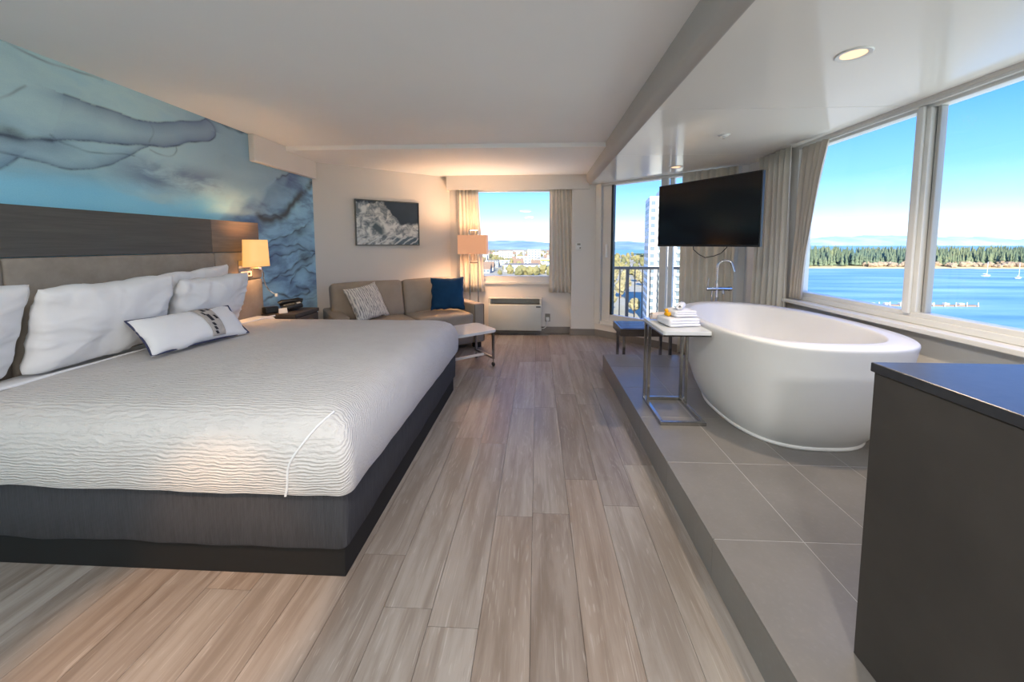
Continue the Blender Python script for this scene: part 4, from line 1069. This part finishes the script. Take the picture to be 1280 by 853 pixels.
b = MB(); b.rbox((0.034, 0.05, 0.028), 0.0139, (0, 0, 0.014), n=4); b.rbox((0.027, 0.027, 0.027), 0.0134, (0, -0.013, 0.037), n=3); b.lathe([(0.010, 0), (0.006, 0.008), (0, 0.014)], 10, M=Matrix.Translation((0, 0.02, 0.02)) @ Matrix.Rotation(R(-40), 4, 'X'))
b.build('body', M['yellow'], du, True, ang=80)
MB().rbox((0.012, 0.012, 0.005), 0.0024, (0, -0.029, 0.036), n=2).build('beak', M['orange'], du, True)
for s_ in (-1, 1): MB().rbox((0.004, 0.004, 0.004), 0.0019, (0.008*s_, -0.0235, 0.042), n=2).build('eye', M['black'], du, True)

# ---- television on a wall arm
def c2w(xc, yc): return Vector((xc*math.cos(YAW)-yc*math.sin(YAW), xc*math.sin(YAW)+yc*math.cos(YAW), 0))
tl_ = Vector((1.228, 3.86, 0)); tr_ = Vector((1.762, 3.025, 0))
tdir = (tr_-tl_); TWD = tdir.length; tdir.normalize()
tc_ = (tl_+tr_)/2
tv = thing('television', 'large black flat-screen television on a wall arm beyond the bathtub', 'television', (tc_.x, tc_.y, 1.338), math.atan2(tdir.y, tdir.x))
TH_ = 0.605
MB().box(-TWD/2, TWD/2, 0.0, 0.035, 0, TH_, 0.004).build('casing', M['black'], tv)
scm = NT('tv_screen'); scm.set(col=(0.004, 0.004, 0.005, 1), rough=0.12, spec=0.5)
MB().box(-TWD/2+0.010, TWD/2-0.010, -0.0015, 0.001, 0.018, TH_-0.010).build('screen', scm.m, tv)
MB().box(-0.2, 0.2, 0.035, 0.075, 0.10, 0.42, 0.01).build('rear_housing', M['black'], tv)
nloc = Vector((-tdir.y, tdir.x, 0))
if nloc.y < 0: nloc = -nloc
inv = tv.matrix_basis.inverted()
p0 = tc_ + nloc*0.07 + Vector((0, 0, 1.62)); p2 = Vector((XR-0.012, 4.03, 1.62)); p1 = Vector((1.86, 3.98, 1.62))
def bar(p, q, t=0.025): return MB().tube([inv @ p, inv @ q], t, 4, sq=True)
bar(p0, p1).build('mount_arm', M['black'], tv); bar(p1, p2).build('mount_arm', M['black'], tv)
Mi = inv
MB().box(XR-0.02, XR, 3.955, 4.11, 1.50, 1.74, 0.003, M=Mi).build('wall_plate', M['black'], tv)
MB().tube([(-0.13, 0.05, 0.03), (-0.12, 0.05, -0.03), (-0.06, 0.05, -0.075), (0.0, 0.05, -0.10), (0.08, 0.055, -0.085), (0.14, 0.06, -0.06), (0.19, 0.06, -0.01), (0.22, 0.06, 0.06)], 0.004, 8).build('cable', M['black'], tv, True)

# ---- dark cabinet in the foreground
cb = thing('dark_dresser', 'tall dark brown cabinet with slim black top standing on the tiled platform', 'cabinet', (1.45, 0.5, PZ))
kx0, kx1, ky0, ky1 = 0.925, 2.16, -0.10, 1.035
MB().box(kx0, kx1, ky0, ky1, PZ, 1.010, 0.002, 1).build('body', M['cabinet'], cb, W=True)
MB().box(kx0-0.006, kx1, ky0, ky1+0.006, 1.010, 1.036, 0.003).build('top', M['cabtop'], cb, W=True)
for k in range(3):
    d_ = MB().box(kx0+0.02+k*0.4, kx0+0.41+k*0.4, ky0-0.018, ky0, PZ+0.06, 1.0, 0.002).build('door', M['cabinet'], cb, W=True)
    MB().box(kx0+0.36+k*0.4, kx0+0.375+k*0.4, ky0-0.035, ky0-0.018, 0.55, 0.75, 0.002).build('handle', M['steel'], d_, W=True)

# ================================================================== BALCONY
SL = sroot('balcony_slab', (1.8, 5.8, -0.1))
MB().prism([(D0[0]+0.10, D0[1]+0.16), (D1[0]+0.16, D1[1]+0.16), (3.4, 4.4), (3.4, 6.5), (0.95, 6.5)], -0.25, -0.05).build('slab', flat('concrete', L(170, 166, 158), 0.85, var=0.06), SL, W=True)
rl = thing('balcony_railing', 'brown metal balcony railing with slim vertical bars outside the door', 'railing', (2.1, 6.4, -0.05))
rm = flat('railing_brown', L(104, 92, 82), 0.45)
MB().box(0.98, 3.36, 6.37, 6.43, 0.93, 0.975, 0.004).build('handrail', rm, rl, W=True)
MB().box(0.98, 3.36, 6.385, 6.415, 0.02, 0.05, 0.002, 1).build('bottom_rail', rm, rl, W=True)
bar_me = None
for k in range(18):
    x_ = 1.03+k*0.128
    if k in (4, 9, 14):
        MB().box(x_-0.025, x_+0.025, 6.375, 6.425, -0.05, 0.93, 0.003, 1).build('post', rm, rl, W=True); continue
    MB().box(x_-0.008, x_+0.008, 6.392, 6.408, 0.05, 0.93).build('baluster', rm, rl, W=True)

# ================================================================== OUTSIDE: town, tower, sea, island
GZ, WZ = -32.0, -33.0
def water_mat():
    m = NT('sea_water'); p = m.pos(); n1 = m.noise(m.mapp(p, sc=(0.006, 0.03, 1)), 1.0, 4, 0.6); n2 = m.noise(m.mapp(p, sc=(0.25, 0.6, 1)), 1.0, 3)
    c = m.ramp(n1, [(0.35, L(92, 140, 164)), (0.5, L(120, 162, 180)), (0.68, L(150, 186, 196))])
    m.set(col=c, rough=0.5, spec=0.12); m.bump(n2, 0.25, 1.0); return m.m
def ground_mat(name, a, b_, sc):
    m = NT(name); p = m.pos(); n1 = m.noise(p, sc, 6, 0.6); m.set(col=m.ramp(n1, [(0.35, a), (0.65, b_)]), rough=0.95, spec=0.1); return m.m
def pave_mat():
    m = NT('town_ground'); p = m.pos(); n1 = m.noise(p, 0.02, 6, 0.65); n2 = m.noise(p, 0.006, 3)
    c = m.ramp(n1, [(0.3, L(128, 120, 92)), (0.45, L(176, 166, 140)), (0.6, L(190, 184, 172)), (0.75, L(120, 124, 86))])
    m.set(col=m.mix(n2, c, L(150, 142, 112)), rough=0.95, spec=0.1); return m.m
M['water'] = water_mat(); M['town'] = pave_mat()
def plane(name, poly, z, mat, th=0.5): return struct(MB().prism(poly, z-th, z).build(name, mat))
plane('sea', [(-9000, 30), (14000, 30), (14000, 14000), (-9000, 14000)], WZ, M['water'])
plane('ground_town', [(-900, 40), (60, 40), (150, 190), (330, 560), (420, 1120), (190, 1180), (140, 2500), (-900, 2500)], GZ, M['town'], 2)
M['asphalt'] = flat('asphalt', L(86, 96, 112), 0.9, var=0.08, vs=0.3)
rd = MB(); rd.prism([(40, 150), (54, 150), (128, 330), (200, 500), (190, 505), (112, 338)], GZ, GZ+0.12); struct(rd.build('street', M['asphalt']))
def ridge(name, x0, x1, y0, depth, hmax, base, sd, mat, freq, n=90):
    b = MB()
    def fn(a, c):
        x_ = x0+(x1-x0)*a; nz = 0.5+0.5*noise.fractal(Vector((a*freq, sd, 0)), 0.8, 2.1, 5)
        prof_ = math.sin(math.pi*min(1, c))**0.8
        j = 1+0.25*noise.noise(Vector((a*freq*4, c*4, sd)))
        return Vector((x_, y0+depth*c, base+hmax*(0.25+0.75*max(0, nz))*prof_*j*math.sin(math.pi*(0.03+0.94*a))**0.35))
    b.grid(fn, n, 12); o = b.build(name, mat, None, True); return struct(o)
hillm = ground_mat('hazy_forest_hill', L(112, 140, 152), L(146, 168, 176), 0.004)  # bluish distance haze is painted into the forest colour
mountm = ground_mat('hazy_mountain', L(146, 178, 204), L(178, 204, 222), 0.0015)  # pale blue of the haze is painted into the rock colour
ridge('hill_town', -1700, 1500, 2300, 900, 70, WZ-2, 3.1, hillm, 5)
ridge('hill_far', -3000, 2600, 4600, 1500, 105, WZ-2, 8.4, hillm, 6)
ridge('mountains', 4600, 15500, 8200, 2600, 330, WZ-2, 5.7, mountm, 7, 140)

# ---- island with conifers
def isl_h(x_, y_):
    sh_ = 540+14*noise.noise(Vector((x_*0.008, 0, 2)))-10*noise.noise(Vector((x_*0.03, 5, 2)))
    d = y_-sh_
    if d < 0: return WZ-1.5
    return WZ+0.6+min(13, d*0.11)*(0.75+0.35*noise.noise(Vector((x_*0.006, y_*0.006, 4))))
def isl_mat():
    m = NT('island_ground'); z = m.sep(m.pos())[2]
    c = m.ramp(m.math('MULTIPLY', m.math('ADD', z, 33.0), 0.2), [(0.0, L(196, 176, 128)), (0.35, L(206, 186, 138)), (0.55, L(150, 146, 92)), (1.0, L(84, 96, 66))])
    m.set(col=c, rough=0.95, spec=0.1); return m.m
b = MB(); b.grid(lambda a, c: Vector((230+1300*a, 518+420*c, isl_h(230+1300*a, 518+420*c))), 130, 42)
struct(b.build('ground_island', isl_mat(), None, True))
def foliage(name, a, b_, sc=0.06):
    m = NT(name); p = m.pos(); n1 = m.noise(p, sc, 3); n2 = m.noise(p, sc*18, 3)
    m.set(col=m.mix(m.math('MULTIPLY', n2, 0.6), m.ramp(n1, [(0.35, a), (0.65, b_)]), a), rough=0.95, spec=0.08); return m.m
M['conifer'] = foliage('conifer_green', L(92, 108, 88), L(136, 142, 104), 0.03)
M['bare'] = foliage('bare_twigs', L(150, 128, 104), L(184, 164, 134))
rr = random.Random(11)
def conifers(bm, x_, y_, z0, hgt, rad):
    for k, (zb, zt, rf) in enumerate(((0.10, 0.55, 1.0), (0.36, 0.80, 0.74), (0.62, 1.0, 0.46))):
        top = bm.verts.new((x_, y_, z0+hgt*zt)); n = 6; ph_ = rr.random()*6
        rg_ = [bm.verts.new((x_+rad*rf*(0.8+0.4*rr.random())*math.cos(ph_+2*math.pi*i/n), y_+rad*rf*math.sin(ph_+2*math.pi*i/n), z0+hgt*(zb+0.04*rr.random()))) for i in range(n)]
        for i in range(n): bm.faces.new((rg_[i], rg_[(i+1) % n], top))
b = MB()
for k in range(4200):
    x_ = 260+1200*rr.random(); y_ = 556+170*rr.random()**1.3
    shore = 0.5+0.5*noise.noise(Vector((x_*0.012, 9, 1)))
    if y_ < 556+34*shore*(1 if x_ > 500 else 0.2): continue
    z0 = isl_h(x_, y_)
    hg = 14+10*rr.random()+2.5*noise.noise(Vector((x_*0.02, 3, 3)))
    conifers(b.bm, x_, y_, z0-0.3, hg, 2.2+1.6*rr.random())
tag(b.build('island_forest', M['conifer']), 'dark green conifer forest covering the island across the water', 'forest', kind='stuff')
b = MB()
def blob(bm, x_, y_, z_, r_, hz):
    g = bmesh.ops.create_icosphere(bm, subdivisions=2, radius=1)
    for v in g['verts']:
        d = 1+0.6*noise.noise(v.co*2.6+Vector((x_, y_, 0)))
        v.co = Vector((x_+v.co.x*r_*d, y_+v.co.y*r_*d, z_+v.co.z*hz*d))
for k in range(260):
    x_ = 480+560*rr.random(); y_ = 554+22*rr.random(); r_ = 1.4+2.4*rr.random(); blob(b.bm, x_, y_, isl_h(x_, y_)+r_*0.8, r_*1.3, r_*1.1)
tag(b.build('shore_thicket', M['bare']), 'bare brown thicket along the sandy island shore', 'bushes', kind='stuff')
# ---- cottages on the shore are too small to show parts beyond roof and wall
M['bwhite'] = flat('house_white', L(226, 222, 212), 0.8); M['bcream'] = flat('house_cream', L(214, 202, 176), 0.8)
M['bgrey'] = flat('house_grey', L(160, 160, 158), 0.8); M['broof'] = flat('roof_grey', L(120, 114, 108), 0.85); M['broof2'] = flat('roof_brown', L(146, 118, 92), 0.85)
M['win'] = flat('far_window', L(112, 126, 132), 0.25); M['yellowband'] = flat('yellow_band', L(226, 206, 70), 0.7)
# ---- sailboats
hullm = M['bwhite']
bt = None
bl = 'small white sailboat with bare mast moored off the island shore'
boats = [(428, 438, 0.4), (440, 452, -0.3), (560, 455, 0.5), (588, 444, 0.2), (606, 462, -0.4), (622, 450, 0.3), (640, 470, 0.1), (655, 452, 0.6), (742, 455, 0.2), (560, 486, 0.2), (700, 480, 0.4), (765, 470, -0.2), (610, 440, 0.2)]
def boat():
    o = thing('sailboat', bl, 'boat', (0, 0, WZ), 0, 'sailboats moored off the island shore')
    b = MB()
    sec = [(-4.5, 1.1, 0.9), (-2.5, 1.5, 0.9), (0, 1.6, 0.95), (2.5, 1.2, 1.05), (4.6, 0.05, 1.25)]
    V = []
    for x_, w_, h_ in sec: V.append([b.bm.verts.new((x_, -w_, h_)), b.bm.verts.new((x_*0.9, -w_*0.5, -0.3)), b.bm.verts.new((x_*0.9, w_*0.5, -0.3)), b.bm.verts.new((x_, w_, h_))])
    for A, B in zip(V, V[1:]):
        for k in range(4): b.bm.faces.new((A[k], A[(k+1) % 4], B[(k+1) % 4], B[k]))
    b.bm.faces.new(V[0]); b.bm.faces.new(V[-1][::-1]); b.build('hull', hullm, o)
    MB().box(-2.2, 1.4, -0.8, 0.8, 0.95, 1.6, 0.15).build('cabin', M['bgrey'], o)
    MB().cyl((0.6, 0, 0.9), (0.6, 0, 12.5), 0.16, 8).build('mast', M['bwhite'], o)
    MB().cyl((0.6, 0, 2.3), (-3.6, 0, 2.1), 0.2, 8).build('boom', M['bwhite'], o)
    return o
b0 = boat()
for k, (x_, y_, a) in enumerate(boats):
    o = b0 if k == 0 else dup(b0); o.location = (x_*0.86, y_*0.86, WZ); o.rotation_euler = (0, 0, a); o.scale = (1.25, 1.25, 1.25)
# ---- floating dock
dk = thing('floating_dock', 'long narrow floating dock with pilings on the water below the windows', 'dock', (216, 214, WZ))
MB().box(176, 243, 212.6, 215.4, WZ-0.3, WZ+0.7).build('deck', flat('dock_wood', L(150, 128, 106), 0.9), dk, W=True)
for k in range(12): MB().cyl((178+k*5.8, 212.2, WZ-0.5), (178+k*5.8, 212.2, WZ+2.4), 0.22, 8).build('piling', M['bcream'], dk, W=True)
for k in range(7): MB().box(186+k*7.9, 188.5+k*7.9, 213.2, 214.8, WZ+0.7, WZ+1.8, 0.1, 1).build('locker', M['bwhite'], dk, W=True)

# ---- buildings of the town
def building(name, label, cat, x_, y_, wx, wy, hh, wall, roof, grp=None, rz=0, rows=None, cols=6, band=None, gable=False):
    o = thing(name, label, cat, (x_, y_, GZ), rz, grp)
    MB().box(-wx/2, wx/2, -wy/2, wy/2, 0, hh).build('walls', wall, o)
    if gable:
        MB().prism([(-wy/2-0.4, hh), (wy/2+0.4, hh), (0, hh+wy*0.32)], -wx/2-0.4, wx/2+0.4, M=Matrix(((0, 0, 1, 0), (1, 0, 0, 0), (0, 1, 0, 0), (0, 0, 0, 1)))).build('roof', roof, o)
    else: MB().box(-wx/2-0.4, wx/2+0.4, -wy/2-0.4, wy/2+0.4, hh, hh+0.7).build('roof', roof, o)
    if band: MB().box(-wx/2-0.3, wx/2+0.3, -wy/2-0.3, wy/2+0.3, hh-1.4, hh-0.01).build('fascia', band, o)
    rows = rows or max(1, int(hh/3.3))
    me = None
    for r_ in range(rows):
        for c_ in range(cols):
            cxw = -wx/2+wx*(c_+0.5)/cols; z_ = (r_+0.3)*hh/rows
            if me is None:
                b = MB().box(-wx/cols*0.3, wx/cols*0.3, -0.08, 0.08, 0, hh/rows*0.5); w_ = b.build('window', M['win'], o); me = w_.data
            else: w_ = link('window', me, o)
            w_.location = (cxw, -wy/2, z_)
    return o
rb = random.Random(21)
placed = [(24, 455, 40, 22), (-20, 462, 42, 26), (-6, 640, 22, 16), (-60, 700, 26, 16), (70, 134, 24, 9), (57.5, 156, 30, 22)]
kinds = [('white', M['bwhite'], 'grey', M['broof']), ('cream', M['bcream'], 'white', M['bwhite']), ('white', M['bwhite'], 'white', M['bwhite']), ('grey', M['bgrey'], 'dark grey', M['broof']), ('cream', M['bcream'], 'brown', M['broof2'])]
for k in range(70):
    for _ in range(30):
        y_ = 430+rb.random()**1.3*900; x_ = y_*(-0.19+0.26*rb.random()); wx = 14+rb.random()*26; wy = 12+rb.random()*10
        if all(abs(x_-a) > (wx+c)/2+4 or abs(y_-b_) > (wy+d)/2+5 for a, b_, c, d in placed) and not (abs(x_-8) < 62 and y_ < 520): break
    else: continue
    placed.append((x_, y_, wx, wy)); wn_, wl, rn_, rf = rb.choice(kinds); hh = rb.choice((4, 7, 10, 13)); nst = {4: 'one', 7: 'two', 10: 'three', 13: 'four'}[hh]
    gb = rb.random() < 0.35; long_ = 'long' if wx > 27 else 'short'
    if gb: building('town_house', '%s %s-walled house with brown pitched roof in the town beyond the back window' % (long_, wn_), 'building', x_, y_, wx*0.6, wy, 5, wl, M['broof2'], '%s %s pitched-roof houses' % (long_, wn_), 0, cols=4, gable=True)
    else: building('town_block', '%s %s %s-storey block with %s flat roof in the town beyond the back window' % (long_, wn_, nst, rn_), 'building', x_, y_, wx, wy, hh, wl, rf, '%s %s blocks of %s storeys, %s roof' % (long_, wn_, nst, rn_), 0, cols=4)
building('town_block', 'wide white three-storey building with bright yellow fascia beyond the back window', 'building', 24, 455, 40, 22, 15, M['bwhite'], M['bwhite'], cols=7, band=M['yellowband'], rows=3)
building('town_hall', 'low white hall with broad grey roof next to the yellow-banded building', 'building', -20, 462, 42, 26, 8, M['bwhite'], M['broof'], cols=6, rows=1)
building('apartment_block', 'plain white mid-rise block rising above the town beyond the back window', 'building', -6, 640, 22, 16, 24, M['bwhite'], M['bgrey'], cols=4, rows=6)
building('apartment_block', 'cream mid-rise block behind the low houses beyond the back window', 'building', -60, 700, 26, 16, 21, M['bcream'], M['broof'], cols=5, rows=5)
# trees between the houses
M['townleaf'] = foliage('town_foliage', L(112, 112, 78), L(164, 150, 98), 0.03)
b = MB()
for k in range(900):
    y_ = 395+rr.random()*1100; x_ = y_*(-0.20+0.62*rr.random()**1.3)
    if x_ > 150 and y_ > 1100: continue
    r_ = 2.2+2.6*rr.random()
    if any(abs(x_-a) < c/2+2+1.4*r_ and abs(y_-b_) < d/2+3+1.4*r_ for a, b_, c, d in placed) or (abs(x_-4) < 50 and 436 < y_ < 476): continue
    blob(b.bm, x_, y_, GZ+r_*1.1, r_, r_*1.25)
tag(b.build('town_trees', M['townleaf']), 'green and yellow trees scattered through the town', 'trees', kind='stuff')
# ---- street trees seen through the balcony railing
def street_tree(x_, y_, r_, mat):
    o = thing('street_tree', 'rounded yellow-green street tree below the balcony railing', 'tree', (x_, y_, GZ), 0, 'street trees below the balcony')
    MB().cyl((0, 0, 0), (0, 0, r_*1.3), 0.35, 8).build('trunk', M['broof2'], o)
    b = MB(); g = bmesh.ops.create_icosphere(b.bm, subdivisions=3, radius=1)
    for v in g['verts']:
        d = 1+0.45*noise.noise(v.co*2.4+Vector((x_, y_, 1)))+0.15*noise.noise(v.co*7)
        v.co = Vector((v.co.x*r_*d, v.co.y*r_*d, r_*1.9+v.co.z*r_*1.15*d))
    b.build('crown', mat, o)
M['yleaf'] = foliage('autumn_leaf', L(136, 128, 94), L(174, 160, 120), 0.2)
for x_, y_, r_ in ((36, 186, 3.4), (40, 204, 3.0), (52, 232, 3.6), (62, 262, 3.6), (58, 290, 3.8), (74, 318, 3.6), (46, 176, 2.6), (70, 340, 4), (88, 330, 3.6), (84, 300, 3.2)):
    street_tree(x_, y_, r_, M['yleaf'])
# ---- apartment tower beyond the balcony
tw = thing('apartment_tower', 'tall white apartment tower with rows of windows and balconies beyond the balcony door', 'building', (57.5, 156, GZ), R(-10))
TWX, TWY, FH, NF = 24.0, 16.0, 3.0, 17
towerw = flat('tower_white', L(226, 224, 214), 0.8); towers = flat('tower_side', L(196, 204, 200), 0.8)
MB().box(-TWX/2, TWX/2, -TWY/2, TWY/2, 0, FH*NF+1.2).build('tower_body', towerw, tw)
MB().box(-TWX/2+4, TWX/2-6, -4, 5, FH*NF+1.2, FH*NF+3.8).build('plant_room', towers, tw)
wm = MB().box(-0.85, 0.85, -0.1, 0.1, 0, 1.6).build('window', M['win'], tw); wm.location = (-10.6, -TWY/2, 0.9)
bmh = MB().box(-1.7, 1.7, -1.4, 0.0, 0, 0.2); bmh.box(-1.7, 1.7, -1.4, -1.3, 0.2, 1.1); bm0 = bmh.build('balcony', towers, tw); bm0.location = (-7.0, -TWY/2, 0.0)
gm = MB().box(-1.3, 1.3, -0.05, 0.05, 0, 2.1).build('balcony_door', M['win'], tw); gm.location = (-7.0, -TWY/2, 0.2)
sm = MB().box(-0.1, 0.1, -0.9, 0.9, 0, 1.7).build('window', M['win'], tw); sm.location = (-TWX/2, -5.5, 0.9)
for f_ in range(NF):
    for k, xx in enumerate((-10.6, -7.0, -3.4, 0.0, 3.4, 7.0, 10.6)):
        if k % 2 == 0:
            if (f_, k) != (0, 0): o = link('window', wm.data, tw); o.location = (xx, -TWY/2, f_*FH+0.9)
        elif (f_, k) != (0, 1):
            o = link('balcony', bm0.data, tw); o.location = (xx, -TWY/2, f_*FH)
            o = link('balcony_door', gm.data, tw); o.location = (xx, -TWY/2, f_*FH+0.2)
    for yy in (-5.5, -2.0, 1.8, 5.4):
        if (f_, yy) != (0, -5.5): o = link('window', sm.data, tw); o.location = (-TWX/2, yy, f_*FH+0.9)
building('terrace_block', 'long white low block in front of the tall tower below the balcony', 'building', 70, 134, 24, 9, 13, M['bwhite'], M['bcream'], cols=7, rows=4)
